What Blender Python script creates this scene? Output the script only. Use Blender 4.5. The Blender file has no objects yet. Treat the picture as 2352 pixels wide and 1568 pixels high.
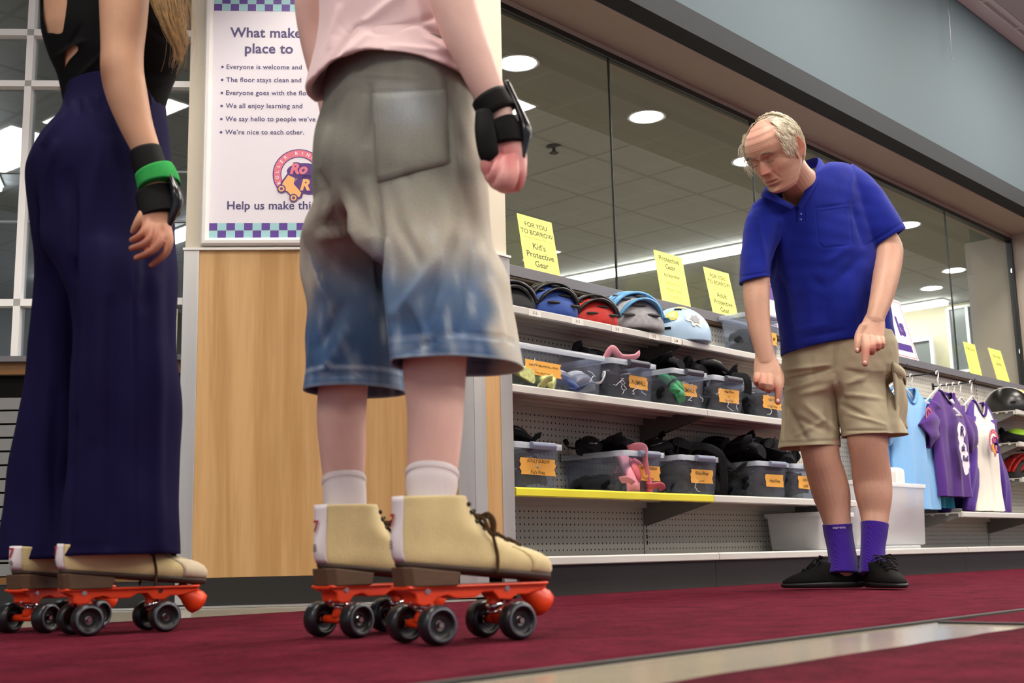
import bpy, bmesh, math, random
from math import sin, cos, pi, sqrt, atan2, exp
from mathutils import Vector, Matrix, noise
V = Vector
SC = bpy.context.scene
COL = SC.collection

# ------------------------------------------------------------------ camera, light, exposure
FPX = 2756.0; PITCH = .17829; ROLL = -.02305; PHI = .74605; PSI = 1.49691; CAMZ = .137
HD = V((cos(PHI), sin(PHI), 0)); RT = V((sin(PHI), -cos(PHI), 0)); UP = V((0, 0, 1))
FW = HD*cos(PITCH) + UP*sin(PITCH); U0 = UP*cos(PITCH) - HD*sin(PITCH)
CR = RT*cos(ROLL) + U0*sin(ROLL); CU = U0*cos(ROLL) - RT*sin(ROLL)
EYE = V((0, 0, CAMZ))
cam = bpy.data.objects.new('camera', bpy.data.cameras.new('camera')); COL.objects.link(cam)
cam.matrix_world = Matrix(((CR.x, CU.x, -FW.x, EYE.x), (CR.y, CU.y, -FW.y, EYE.y), (CR.z, CU.z, -FW.z, EYE.z), (0, 0, 0, 1)))
cam.data.sensor_width = 36; cam.data.lens = FPX/2352*36
cam.data.clip_start = .02; cam.data.clip_end = 60
cam.data.dof.use_dof = True; cam.data.dof.focus_distance = 4.6; cam.data.dof.aperture_fstop = 6.3
SC.camera = cam
SC.view_settings.view_transform = 'Standard'; SC.view_settings.look = 'None'
SC.view_settings.gamma = 1; SC.view_settings.use_curve_mapping = False
SC.view_settings.exposure = 0.25
W = bpy.data.worlds.new('world'); SC.world = W; W.use_nodes = True
W.node_tree.nodes['Background'].inputs[0].default_value = (.80, .86, 1.0, 1)
W.node_tree.nodes['Background'].inputs[1].default_value = .42
CEIL_POWER = 30.0      # emission of the ceiling light diffusers

# pixel of the photograph -> point at a given real distance / plane
def ray(x, y): return FW + CR*((x-1176)/FPX) - CU*((y-784)/FPX)
def at(x, y, D):
    d = ray(x, y); return EYE + d*(D/d.dot(HD))
def on_y(x, y, Y):
    d = ray(x, y); return EYE + d*(Y/d.y)
def on_z(x, y, z):
    d = ray(x, y); return EYE + d*((z-CAMZ)/d.z)

# ------------------------------------------------------------------ helpers
def lin(h):
    h = h.lstrip('#'); r = []
    for i in (0, 2, 4):
        c = int(h[i:i+2], 16)/255
        r.append(c/12.92 if c <= .04045 else ((c+.055)/1.055)**2.4)
    return (*r, 1)

def mat(name, col, rough=.6, metal=0, var=0, vscale=8, bump=0, bscale=60, stretch=None, spec=None, emit=None, alpha=None, sheen=0, sub=0, detail=4, var2=None):
    m = bpy.data.materials.new(name); m.use_nodes = True
    nt = m.node_tree; N = nt.nodes; L = nt.links; b = N['Principled BSDF']
    c = lin(col) if isinstance(col, str) else (*col[:3], 1)
    b.inputs['Base Color'].default_value = c; b.inputs['Roughness'].default_value = rough; b.inputs['Metallic'].default_value = metal
    if spec is None and rough > .6 and not metal: spec = .15
    if spec is not None: b.inputs['Specular IOR Level'].default_value = spec
    if sheen: b.inputs['Sheen Weight'].default_value = sheen
    if sub:
        b.inputs['Subsurface Weight'].default_value = sub; b.inputs['Subsurface Radius'].default_value = (.012, .005, .003); b.inputs['Subsurface Scale'].default_value = 1
    if emit:
        b.inputs['Emission Color'].default_value = lin(emit[0]); b.inputs['Emission Strength'].default_value = emit[1]
    if alpha is not None: b.inputs['Alpha'].default_value = alpha
    tc = N.new('ShaderNodeTexCoord'); src = tc.outputs['Object']
    if stretch:
        mp = N.new('ShaderNodeMapping'); mp.inputs['Scale'].default_value = stretch; L.new(src, mp.inputs[0]); src = mp.outputs[0]
    if var:
        n = N.new('ShaderNodeTexNoise'); n.inputs['Scale'].default_value = vscale; n.inputs['Detail'].default_value = detail; L.new(src, n.inputs['Vector'])
        r = N.new('ShaderNodeValToRGB'); r.color_ramp.elements[0].position = .3; r.color_ramp.elements[1].position = .7
        lo = tuple(x*(1-var) for x in c[:3]); hi = tuple(min(1, x*(1+var)) for x in c[:3])
        if var2: hi = lin(var2)[:3]; lo = c[:3]
        r.color_ramp.elements[0].color = (*lo, 1); r.color_ramp.elements[1].color = (*hi, 1)
        L.new(n.outputs['Fac'], r.inputs[0]); L.new(r.outputs[0], b.inputs['Base Color'])
    if bump:
        n2 = N.new('ShaderNodeTexNoise'); n2.inputs['Scale'].default_value = bscale; n2.inputs['Detail'].default_value = 3; L.new(src, n2.inputs['Vector'])
        bp = N.new('ShaderNodeBump'); bp.inputs['Strength'].default_value = 1; bp.inputs['Distance'].default_value = bump
        L.new(n2.outputs['Fac'], bp.inputs['Height']); L.new(bp.outputs[0], b.inputs['Normal'])
    return m

def nodes(m): return m.node_tree.nodes, m.node_tree.links, m.node_tree.nodes['Principled BSDF']

class MB:
    def __init__(s): s.v = []; s.f = []; s.m = []; s.sm = []
    def poly(s, pts, m=0, smooth=False):
        i = len(s.v); s.v += [V(p) for p in pts]; s.f.append(list(range(i, i+len(pts)))); s.m.append(m); s.sm.append(smooth)
    def obox(s, o, a, b, c, m=0):
        o, a, b, c = V(o), V(a), V(b), V(c); i = len(s.v)
        s.v += [o, o+a, o+a+b, o+b, o+c, o+a+c, o+a+b+c, o+b+c]
        fl = [[0, 3, 2, 1], [4, 5, 6, 7], [0, 1, 5, 4], [1, 2, 6, 5], [2, 3, 7, 6], [3, 0, 4, 7]]
        if a.cross(b).dot(c) < 0: fl = [f[::-1] for f in fl]
        for f in fl:
            s.f.append([i+k for k in f]); s.m.append(m); s.sm.append(False)
        return s
    def box(s, x0, x1, y0, y1, z0, z1, m=0): return s.obox((x0, y0, z0), (x1-x0, 0, 0), (0, y1-y0, 0), (0, 0, z1-z0), m)
    def loft(s, rings, cap0=True, cap1=True, m=0, smooth=True, closed=True):
        i = len(s.v); n = len(rings[0])
        for r in rings: s.v += [V(p) for p in r]
        for a in range(len(rings)-1):
            for k in range(n if closed else n-1):
                k2 = (k+1) % n
                s.f.append([i+a*n+k, i+a*n+k2, i+(a+1)*n+k2, i+(a+1)*n+k]); s.m.append(m); s.sm.append(smooth)
        if closed:
            if cap0: s.f.append([i+k for k in range(n)][::-1]); s.m.append(m); s.sm.append(False)
            if cap1: s.f.append([i+(len(rings)-1)*n+k for k in range(n)]); s.m.append(m); s.sm.append(False)
        return s
    def tube(s, path, r, n=8, m=0, caps=True, flat=1, ref=None):
        path = [V(p) for p in path]; rings = []; pr = None
        for i, p in enumerate(path):
            t = (path[min(i+1, len(path)-1)]-path[max(i-1, 0)])
            if t.length < 1e-9: t = V((0, 0, 1))
            t.normalize()
            if pr is None:
                u = V(ref) if ref else (V((0, 0, 1)) if abs(t.z) < .9 else V((1, 0, 0)))
            else: u = pr
            u = (u - t*u.dot(t)); u.normalize(); pr = u; w = t.cross(u)
            rr = r[i] if isinstance(r, (list, tuple)) else r
            rings.append([p + u*(rr*flat*cos(2*pi*k/n)) + w*(rr*sin(2*pi*k/n)) for k in range(n)])
        return s.loft(rings, caps, caps, m)
    def lathe(s, prof, o=(0, 0, 0), ax=(0, 0, 1), n=24, m=0, caps=True, smooth=True):
        ax = V(ax).normalized(); u = ax.orthogonal().normalized(); w = ax.cross(u); o = V(o)
        return s.loft([[o + ax*h + u*(max(r, 1e-5)*cos(2*pi*k/n)) + w*(max(r, 1e-5)*sin(2*pi*k/n)) for k in range(n)] for r, h in prof], caps, caps, m, smooth)
    def prism(s, prof, o, ax, ay, az, m=0):
        """outline (u,v) in plane ax,ay, extruded along az"""
        o, ax, ay, az = V(o), V(ax), V(ay), V(az)
        a = [o+ax*p[0]+ay*p[1] for p in prof]; b = [p+az for p in a]
        return s.loft([a, b], True, True, m, False)
    def sphere(s, c, r, n=16, k=10, m=0):
        c = V(c); r = V(r) if not isinstance(r, (int, float)) else V((r, r, r))
        rings = [[c+V((r.x*sin(pi*(j+.02)/(k+.04))*cos(2*pi*i/n), r.y*sin(pi*(j+.02)/(k+.04))*sin(2*pi*i/n), -r.z*cos(pi*(j+.02)/(k+.04)))) for i in range(n)] for j in range(k+1)]
        return s.loft(rings, True, True, m)
    def build(s, name, mats, parent=None, world=False, bevel=0, sub=0, solid=0, fix=False, weld=False):
        me = bpy.data.meshes.new(name)
        vs = s.v
        if parent is not None and world:
            inv = parent['_m'] if False else MATS[parent.name].inverted(); vs = [inv @ p for p in vs]
        me.from_pydata([tuple(p) for p in vs], [], s.f)
        for x in (mats if isinstance(mats, (list, tuple)) else [mats]): me.materials.append(x)
        me.polygons.foreach_set('material_index', s.m); me.polygons.foreach_set('use_smooth', s.sm)
        if fix or weld:
            b = bmesh.new(); b.from_mesh(me)
            if weld: bmesh.ops.remove_doubles(b, verts=b.verts, dist=1e-5)
            bmesh.ops.recalc_face_normals(b, faces=b.faces); b.to_mesh(me); b.free()
        me.update()
        o = bpy.data.objects.new(name, me); COL.objects.link(o)
        if parent is not None:
            o.parent = parent
            MATS[o.name] = MATS[parent.name]
        else: MATS[o.name] = Matrix()
        if solid:
            md = o.modifiers.new('solid', 'SOLIDIFY'); md.thickness = solid; md.offset = -1
        if bevel:
            md = o.modifiers.new('bevel', 'BEVEL'); md.width = bevel; md.segments = 2; md.limit_method = 'ANGLE'
        if sub:
            md = o.modifiers.new('sub', 'SUBSURF'); md.levels = sub; md.render_levels = sub
        return o

MATS = {}
def tag(o, label, cat, group=None):
    o['label'] = label; o['category'] = cat
    if group: o['group'] = group
    return o
def struct(o): o['kind'] = 'structure'; return o
def thing(name, label, cat, loc=(0, 0, 0), rz=0, group=None):
    o = bpy.data.objects.new(name, None); COL.objects.link(o); o.empty_display_size = .05
    o.location = loc; o.rotation_euler = (0, 0, rz)
    MATS[o.name] = Matrix.Translation(V(loc)) @ Matrix.Rotation(rz, 4, 'Z')
    return tag(o, label, cat, group)
def sroot(name, loc=(0, 0, 0)):
    o = bpy.data.objects.new(name, None); COL.objects.link(o); o.location = loc
    MATS[o.name] = Matrix.Translation(V(loc)); return struct(o)
def copy_tree(o, parent=None):
    c = o.copy(); COL.objects.link(c)
    if parent is not None: c.parent = parent
    for ch in list(o.children): copy_tree(ch, c)
    return c

def text_polys(body, bold=0.0, shear=0.0, space=1.0):
    cu = bpy.data.curves.new('t', 'FONT'); cu.body = body; cu.size = 1; cu.offset = bold; cu.shear = shear; cu.space_character = space
    cu.resolution_u = 3
    o = bpy.data.objects.new('t', cu); COL.objects.link(o)
    dg = bpy.context.evaluated_depsgraph_get()
    me = bpy.data.meshes.new_from_object(o.evaluated_get(dg))
    vs = [v.co.copy() for v in me.vertices]; fs = [list(p.vertices) for p in me.polygons]
    bpy.data.objects.remove(o); bpy.data.curves.remove(cu); bpy.data.meshes.remove(me)
    return vs, fs
def put_text(mb, body, o, ax, ay, width=None, size=None, align='L', bold=0.0, shear=0.0, m=0, space=1.0, lift=None, warp=None):
    vs, fs = text_polys(body, bold, shear, space)
    if not vs: return
    x0 = min(v.x for v in vs); x1 = max(v.x for v in vs)
    k = width/(x1-x0) if width else size/.72
    o, ax, ay = V(o), V(ax), V(ay)
    dx = -x0 if align == 'L' else (-(x0+x1)/2 if align == 'C' else -x1)
    i = len(mb.v)
    if warp: mb.v += [warp((v.x+dx)*k, v.y*k) for v in vs]
    else: mb.v += [o + ax*((v.x+dx)*k) + ay*(v.y*k) for v in vs]
    for f in fs: mb.f.append([i+q for q in f]); mb.m.append(m); mb.sm.append(False)
    return k

# ------------------------------------------------------------------ materials
M = {}
M['steel'] = mat('brushed steel', '#d2d1cd', .3, .7, var=.06, vscale=30, stretch=(1, 1, .05))
M['chrome'] = mat('chrome', '#c8c8c8', .12, 1)
M['cream'] = mat('cream wall paint', '#d6cebb', .7, bump=.0004, bscale=300)
M['white'] = mat('white paint', '#ecebe8', .4)
M['whiteframe'] = mat('white aluminium', '#f6f6f4', .35)
M['crossing'] = mat('grey corner block', '#a9aaa6', .45)
M['black'] = mat('black vinyl base', '#22211f', .45)
M['blackframe'] = mat('black metal', '#0d0c0b', .4)
M['peg_grey'] = mat('grey painted metal', '#bdbbb2', .45)
M['rail'] = mat('price rail plastic', '#cfcdc8', .35)
M['yellow'] = mat('yellow strip', '#ece23a', .4)
M['ledge'] = mat('grey laminate', '#6b6a70', .5)
M['brownedge'] = mat('wood edge', '#5d452a', .5)
M['bulk'] = mat('blue grey paint', '#5b686e', .75, bump=.0003, bscale=400)
M['band'] = mat('dark grey paint', '#2d3135', .7)
M['beige'] = mat('taupe paint', '#a79c90', .8, bump=.0004, bscale=350)
M['rubber'] = mat('rubber edging', '#2b2a2a', .6)
M['dark'] = mat('dark void', '#101010', .9)
M['tilegrid'] = None
def wood(name, c0, c1, sc):
    m = mat(name, c0, .45); N, L, b = nodes(m)
    tc = N.new('ShaderNodeTexCoord'); mp = N.new('ShaderNodeMapping'); mp.inputs['Scale'].default_value = (sc, sc, sc*.06); L.new(tc.outputs['Object'], mp.inputs[0])
    n = N.new('ShaderNodeTexNoise'); n.inputs['Scale'].default_value = 9; n.inputs['Detail'].default_value = 6; n.inputs['Distortion'].default_value = .6; L.new(mp.outputs[0], n.inputs['Vector'])
    n2 = N.new('ShaderNodeTexNoise'); n2.inputs['Scale'].default_value = 60; n2.inputs['Detail'].default_value = 2; L.new(mp.outputs[0], n2.inputs['Vector'])
    mx = N.new('ShaderNodeMath'); mx.operation = 'MULTIPLY_ADD'; mx.inputs[1].default_value = .3; L.new(n2.outputs['Fac'], mx.inputs[0]); L.new(n.outputs['Fac'], mx.inputs[2])
    r = N.new('ShaderNodeValToRGB'); r.color_ramp.elements[0].position = .48; r.color_ramp.elements[0].color = lin(c0); r.color_ramp.elements[1].position = .8; r.color_ramp.elements[1].color = lin(c1)
    L.new(mx.outputs[0], r.inputs[0]); L.new(r.outputs[0], b.inputs['Base Color']); return m
M['wood'] = wood('maple laminate', '#b78c55', '#cfa771', 1.4)
M['goldwood'] = mat('dark wood strip', '#7c5424', .5)

def peg_mat():
    m = mat('grey pegboard', '#c9c6bc', .5); N, L, b = nodes(m)
    g = N.new('ShaderNodeNewGeometry'); sp = N.new('ShaderNodeSeparateXYZ'); L.new(g.outputs['Position'], sp.inputs[0])
    def cell(o, pitch, off):
        a = N.new('ShaderNodeMath'); a.operation = 'MULTIPLY_ADD'; a.inputs[1].default_value = 1/pitch; a.inputs[2].default_value = off+50; L.new(o, a.inputs[0])
        f = N.new('ShaderNodeMath'); f.operation = 'FRACT'; L.new(a.outputs[0], f.inputs[0])
        s = N.new('ShaderNodeMath'); s.operation = 'SUBTRACT'; s.inputs[1].default_value = .5; L.new(f.outputs[0], s.inputs[0])
        q = N.new('ShaderNodeMath'); q.operation = 'POWER'; q.inputs[1].default_value = 2; L.new(s.outputs[0], q.inputs[0]); return q.outputs[0]
    a = N.new('ShaderNodeMath'); a.operation = 'ADD'; L.new(cell(sp.outputs[0], .0252, .3), a.inputs[0]); L.new(cell(sp.outputs[2], .0254, .1), a.inputs[1])
    c = N.new('ShaderNodeMath'); c.operation = 'LESS_THAN'; c.inputs[1].default_value = .021; L.new(a.outputs[0], c.inputs[0])
    mx = N.new('ShaderNodeMix'); mx.data_type = 'RGBA'; mx.inputs[6].default_value = lin('#c4c1b6'); mx.inputs[7].default_value = lin('#0c0b0a')
    L.new(c.outputs[0], mx.inputs[0]); L.new(mx.outputs[2], b.inputs['Base Color']); return m
M['peg'] = peg_mat()

def carpet_mat(name, c0, c1):
    m = mat(name, c0, .95, spec=.05); N, L, b = nodes(m)
    tc = N.new('ShaderNodeTexCoord')
    n = N.new('ShaderNodeTexNoise'); n.inputs['Scale'].default_value = 9; n.inputs['Detail'].default_value = 10; n.inputs['Roughness'].default_value = .85; L.new(tc.outputs['Object'], n.inputs['Vector'])
    r = N.new('ShaderNodeValToRGB'); r.color_ramp.elements[0].position = .34; r.color_ramp.elements[0].color = lin(c0); r.color_ramp.elements[1].position = .68; r.color_ramp.elements[1].color = lin(c1)
    L.new(n.outputs['Fac'], r.inputs[0]); L.new(r.outputs[0], b.inputs['Base Color'])
    n2 = N.new('ShaderNodeTexNoise'); n2.inputs['Scale'].default_value = 90; n2.inputs['Detail'].default_value = 5; L.new(tc.outputs['Object'], n2.inputs['Vector'])
    bp = N.new('ShaderNodeBump'); bp.inputs['Distance'].default_value = .006; L.new(n2.outputs['Fac'], bp.inputs['Height']); L.new(bp.outputs[0], b.inputs['Normal'])
    return m
M['carpet'] = carpet_mat('dark red carpet pile', '#3b0e19', '#6f2134')

def glass_mat(name, tint, refl, haze, hrough=.18):
    m = bpy.data.materials.new(name); m.use_nodes = True; N = m.node_tree.nodes; L = m.node_tree.links; N.clear()
    out = N.new('ShaderNodeOutputMaterial'); t = N.new('ShaderNodeBsdfTransparent'); t.inputs[0].default_value = (*tint, 1)
    gl = N.new('ShaderNodeBsdfGlossy'); gl.inputs['Roughness'].default_value = 0.0; gl.inputs[0].default_value = (1, 1, 1, 1)
    mx = N.new('ShaderNodeMixShader'); mx.inputs[0].default_value = refl; L.new(t.outputs[0], mx.inputs[1]); L.new(gl.outputs[0], mx.inputs[2])
    last = mx
    if haze:
        rf = N.new('ShaderNodeBsdfRefraction'); rf.inputs['IOR'].default_value = 1.0; rf.inputs['Roughness'].default_value = hrough; rf.inputs[0].default_value = (*tint, 1)
        m2 = N.new('ShaderNodeMixShader'); m2.inputs[0].default_value = haze; L.new(mx.outputs[0], m2.inputs[1]); L.new(rf.outputs[0], m2.inputs[2]); last = m2
    L.new(last.outputs[0], out.inputs[0]); return m
M['glass'] = glass_mat('shop window glass', (.92, .94, .91), .05, .035, .30)
M['glass2'] = glass_mat('dark window glass', (.62, .65, .68), .05, 0)

def tile_mat(name, c, line, pitch, wid):
    m = mat(name, c, .85); N, L, b = nodes(m)
    g = N.new('ShaderNodeNewGeometry'); sp = N.new('ShaderNodeSeparateXYZ'); L.new(g.outputs['Position'], sp.inputs[0]); outs = []
    for k in (0, 1):
        a = N.new('ShaderNodeMath'); a.operation = 'MULTIPLY_ADD'; a.inputs[1].default_value = 1/pitch; a.inputs[2].default_value = 40.2; L.new(sp.outputs[k], a.inputs[0])
        f = N.new('ShaderNodeMath'); f.operation = 'FRACT'; L.new(a.outputs[0], f.inputs[0])
        q = N.new('ShaderNodeMath'); q.operation = 'LESS_THAN'; q.inputs[1].default_value = wid/pitch; L.new(f.outputs[0], q.inputs[0]); outs.append(q.outputs[0])
    mxm = N.new('ShaderNodeMath'); mxm.operation = 'MAXIMUM'; L.new(outs[0], mxm.inputs[0]); L.new(outs[1], mxm.inputs[1])
    mx = N.new('ShaderNodeMix'); mx.data_type = 'RGBA'; mx.inputs[6].default_value = lin(c); mx.inputs[7].default_value = lin(line)
    L.new(mxm.outputs[0], mx.inputs[0]); L.new(mx.outputs[2], b.inputs['Base Color']); return m
M['tile'] = tile_mat('acoustic tile', '#b9b8b4', '#8f8e8a', .61, .03)
M['tilein'] = tile_mat('grey acoustic tile', '#b4b4af', '#a2a29e', .61, .03)
M['lamp'] = mat('light diffuser', '#ffffff', .5, emit=('#fff6ea', CEIL_POWER))
M['downlamp'] = mat('downlight lens', '#ffffff', .5, emit=('#f3f6ff', 115.0))
M['strip'] = mat('fluorescent tube cover', '#ffffff', .5, emit=('#fbfdff', 22.0))
# ------------------------------------------------------------------ setting: floor, carpets, hall
fl = mat('polished concrete', '#a39b8b', .16, var=.12, vscale=1.5, bump=.0004, bscale=40)
struct(MB().box(-6, 16, -7, 12, -.12, 0).build('floor', fl))

def carpet(x0, x1, y0, y1, label, edges):
    t = thing('carpet', label, 'carpet', ((x0+x1)/2, (y0+y1)/2, 0))
    mb = MB(); random.seed(5)
    h = .003
    step = .05
    xs = [x0+(x1-x0)*i/int((x1-x0)/step) for i in range(int((x1-x0)/step)+1)]
    def jag(x, s): return .006*noise.noise(V((x*9, s, 3))) + .004*noise.noise(V((x*40, s, 7)))
    nn = 24
    rows = []
    for j in range(nn+1):
        rows.append([V((x, y0+(y1-y0)*j/nn + (jag(x, 1) if j == 0 else jag(x, 5) if j == nn else 0), h + .0008*noise.noise(V((x*7, j*1.3, 0))))) for x in xs])
    low = [[V((p.x, p.y, .0005)) for p in rows[0]], [V((p.x, p.y, .0005)) for p in rows[-1]]]
    mb.loft([low[0]]+rows+[low[1]], closed=False, smooth=True)
    for k in (0, -1): mb.loft([[V((r[k].x, r[k].y, .0005)) for r in rows], [r[k] for r in rows]], closed=False, smooth=False)
    mb.build('pile', M['carpet'], t, world=True)
    for e in edges:
        if e == 'y0': MB().box(x0, x1, y0-.018, y0-.002, .0005, .004).build('edge_strip', M['rubber'], t, world=True)
        if e == 'y1': MB().box(x0, x1, y1+.002, y1+.018, .0005, .004).build('edge_strip', M['rubber'], t, world=True)
        if e == 'x0': MB().box(x0-.018, x0-.002, y0, y1, .0005, .004).build('edge_strip', M['rubber'], t, world=True)
    return t
carpet(-4, 14, 1.012, 2.80, 'long dark red carpet running along the foot of the shelves under both skaters', ['y0'])
carpet(-3, 14, -2.6, .782, 'dark red carpet nearest the camera, in front of the bare floor strip', [])
carpet(2.21, 14, .815, .975, 'small far strip of dark red carpet between the two wide carpets, at right', ['x0', 'y0'])

# ceiling with tiles + troffer lights
struct(MB().box(-6, 16, -7, 2.9, 3.79, 3.9).build('ceiling', M['tile']))
grid = mat('white ceiling grid', '#d9d8d4', .5)
mb = MB()
for k in range(-8, 26):
    x = -.2*.61+k*.61
    if 5 < x < 14: mb.box(x-.012, x+.018, -2, 2.9, 3.782, 3.789)
for k in range(-4, 5):
    y = -.2*.61+k*.61+.43
    if y < 2.88: mb.box(5, 14, y-.012, y+.018, 3.780, 3.787)
mb.box(5, 14, 2.80, 2.9, 3.775, 3.789)
struct(mb.build('trim_5', grid))
t0 = thing('ceiling_light', 'white fluorescent panel light set into the tiled hall ceiling', 'ceiling light', (0, 0, 3.78), 0, 'panel lights in the hall ceiling')
mb = MB(); mb.box(-.62, .62, -.32, .32, -.008, .004); mb.build('frame', M['white'], t0)
MB().box(-.59, .59, -.29, .29, -.014, -.0085).build('diffuser', M['lamp'], t0)
spots = [(x, y) for y in (-5.0, -2.9) for x in (.2, 3.0, 5.4, 7.8, 10.2)]+[(.6, 1.75), (3.0, 1.75), (5.4, 1.75), (7.8, 1.75), (10.2, 1.75), (6.43, .07), (-2.75, .72), (-4.2, .85)]
for i, p in enumerate(spots):
    o = t0 if i == 0 else copy_tree(t0)
    o.location = (p[0], p[1], 3.78)
# blue bulkhead, soffit, lintel
ROOMX0, ROOMX1 = 2.2, 15.0
BY = 2.905
bh = sroot('wall_bulkhead')
MB().box(ROOMX0-2, ROOMX1, BY, BY+.12, 2.622, 3.80).build('upper_face', M['bulk'], bh)
MB().box(ROOMX0-2, ROOMX1, BY-.006, BY+.12, 2.503, 2.622).build('lower_band', M['band'], bh)
MB().box(ROOMX0-.2, ROOMX1, BY+.1, 3.36, 2.50, 2.56).build('soffit', M['beige'], bh)
MB().box(ROOMX0-.2, ROOMX1, 3.262, 3.36, 2.468, 2.5).build('lintel', M['beige'], bh)
wr = sroot('wall_right')
MB().box(9.215, 9.40, 2.95, 3.62, 0, 2.5).build('return_wall', M['beige'], wr)

# ---------------- column with wood face, steel corners
C0 = V((2.85, 2.82, 0)); ED = HD*cos(PSI)+RT*sin(PSI); EN = V((ED.y, -ED.x, 0))
if EN.dot(HD) > 0: EN = -EN
def cp(t, z, off=0): return C0 + ED*t + EN*off + V((0, 0, z))
FT = -.965
cl = sroot('wall_column', C0)
B = -EN
X = V((1, 0, 0)); Yv = V((0, 1, 0))
# core (polygon in plan)
def plan(off0, a, b, dep): return None
core = [cp(FT, 0, -.004), cp(-.0, 0, -.004), V((3.036, 2.824, 0)), V((3.036, 3.2, 0)), V((2.9, 3.6, 0)), cp(FT, 0, -.5)]
def core_prism(z0, z1, mt, nm):
    mb = MB(); a = [p+V((0, 0, z0)) for p in core]; b = [p+V((0, 0, z1)) for p in core]
    mb.loft([a, b], True, True, 0, False); return mb.build(nm, mt, cl, world=True)
core_prism(1.19, 3.79, M['cream'], 'painted_upper')
core_prism(.095, 1.186, M['dark'], 'core')
def face1(t0, t1, z0, z1, th, mt, nm, o=0): return MB().obox(cp(t0, z0, o-.004), ED*(t1-t0), EN*th, V((0, 0, z1-z0))).build(nm, mt, cl, world=True, bevel=.0015)
face1(-.917, -.050, .095, 1.186, .005, M['wood'], 'wood_panel')
face1(-.968, -.916, .012, 1.186, .010, M['steel'], 'steel_corner_trim')
face1(-.052, 0.003, .012, 1.186, .010, M['steel'], 'steel_corner_trim')
MB().box(2.85, 2.906, 2.812, 2.826, .012, 1.186).build('steel_corner_trim', M['steel'], cl, world=True, bevel=.0015)
MB().box(2.906, 2.981, 2.817, 2.826, .095, 1.186).build('wood_panel', M['wood'], cl, world=True)
MB().box(2.981, 3.040, 2.812, 2.826, .012, 1.186).build('steel_corner_trim', M['steel'], cl, world=True, bevel=.0015)
mb = MB(); mb.obox(cp(-.970, 1.184, -.004), ED*.972, EN*.016, V((0, 0, .008))); mb.box(2.848, 3.042, 2.806, 2.826, 1.184, 1.192); mb.build('chair_rail', M['white'], cl, world=True)
mb = MB(); mb.obox(cp(-.916, .004, -.006), ED*.866, EN*.008, V((0, 0, .091))); mb.build('base_plate', M['black'], cl, world=True)
mb = MB(); mb.obox(cp(-1.9, .001, .003), ED*1.9, EN*.03, V((0, 0, .006))); mb.build('floor_trim', M['steel'], cl, world=True)

# ---------------- left window wall
WO = -.05
def wbox(t0, t1, z0, z1, o0, o1, mb, m=0): return mb.obox(cp(t0, z0, WO+o0), ED*(t1-t0), EN*(o1-o0), V((0, 0, z1-z0)), m)
WT0 = -3.2; WT1 = -.93
w1 = sroot('window_1', cp(-1.5, .83))
bars = [(.834, .842), (1.006, 1.030), (1.784, 1.806), (1.972, 1.996), (2.30, 2.324)]
cols = [(-2.50, -2.478), (-1.535, -1.512), (-.95, -.93)]
mb = MB()
for z0, z1 in bars[1:]:
    xs = [WT0]+[x for c in cols for x in c]+[WT1]
    for a, b in zip(xs[::2], xs[1::2]): wbox(a, b, z0, z1, -.04, .012, mb)
mb.build('horizontal_bar', M['whiteframe'], w1, world=True)
for c in cols:
    mb = MB(); zs = [.834]+[z for b in bars[1:] for z in b]+[2.6]
    for a, b in zip(zs[::2], zs[1::2]): wbox(c[0], c[1], a, b, -.04, .012, mb)
    mb.build('vertical_bar', M['whiteframe'], w1, world=True)
    mb = MB()
    for z0, z1 in bars[1:]: wbox(c[0], c[1], z0, z1, -.04, .011, mb)
    mb.build('corner_block', M['crossing'], w1, world=True)
thin = mat('thin white bar', '#e4e4e2', .4)
for z in (1.308, 1.485):
    mb = MB(); wbox(WT0, WT1, z-.0035, z+.0035, -.035, -.02, mb); mb.build('thin_bar', thin, w1, world=True)
mb = MB(); wbox(WT0, WT1, .834, 2.6, -.024, -.018, mb); mb.build('pane', M['glass2'], w1, world=True)
MB().obox(cp(WT0, 2.6, WO-.06), ED*(WT1-WT0), EN*.075, V((0, 0, 1.2))).build('header', M['cream'], w1, world=True)

sw = thing('slatwall_counter', 'grey slatwall panel under the white-barred window, with a dark counter edge on top', 'slatwall', cp(-1.5, 0))
slat = mat('grey slat panel', '#7f8081', .5); 
mb = MB()
z = .112; zs = []
while z+.0445 < .735:
    wbox(WT0, WT1, z+.004, z+.0425, -.02, .0, mb); z += .0452
mb.build('slats', slat, sw, world=True)
mb = MB(); wbox(WT0, WT1, .10, .775, -.045, -.021, mb); mb.build('backing', M['dark'], sw, world=True)
mb = MB(); wbox(WT0, WT1, .09, .112, -.02, .004, mb); mb.build('bottom_rail', M['goldwood'], sw, world=True)
mb = MB(); wbox(WT0, WT1, .775, .815, -.02, .0, mb); mb.build('wood_strip', M['goldwood'], sw, world=True)
mb = MB(); wbox(WT0, WT1, .816, .834, -.06, .02, mb); mb.build('counter_edge', M['ledge'], sw, world=True)
mb = MB(); wbox(WT0, WT1, .001, .089, -.03, -.002, mb); mb.build('base_board', M['black'], sw, world=True)
cc = thing('cream_board', 'narrow cream board standing on the counter between the trousers and the steel column trim', 'board', cp(-1.06, .834, -.02))
mb = MB(); mb.prism([(0, 0), (.13, 0), (.13, .155), (.10, .163), (0, .168)], cp(-1.12, .8345, -.035), ED, UP, EN*.006); mb.build('cream_board_face', mat('cream card', '#efe5cd', .6), cc, world=True)

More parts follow.
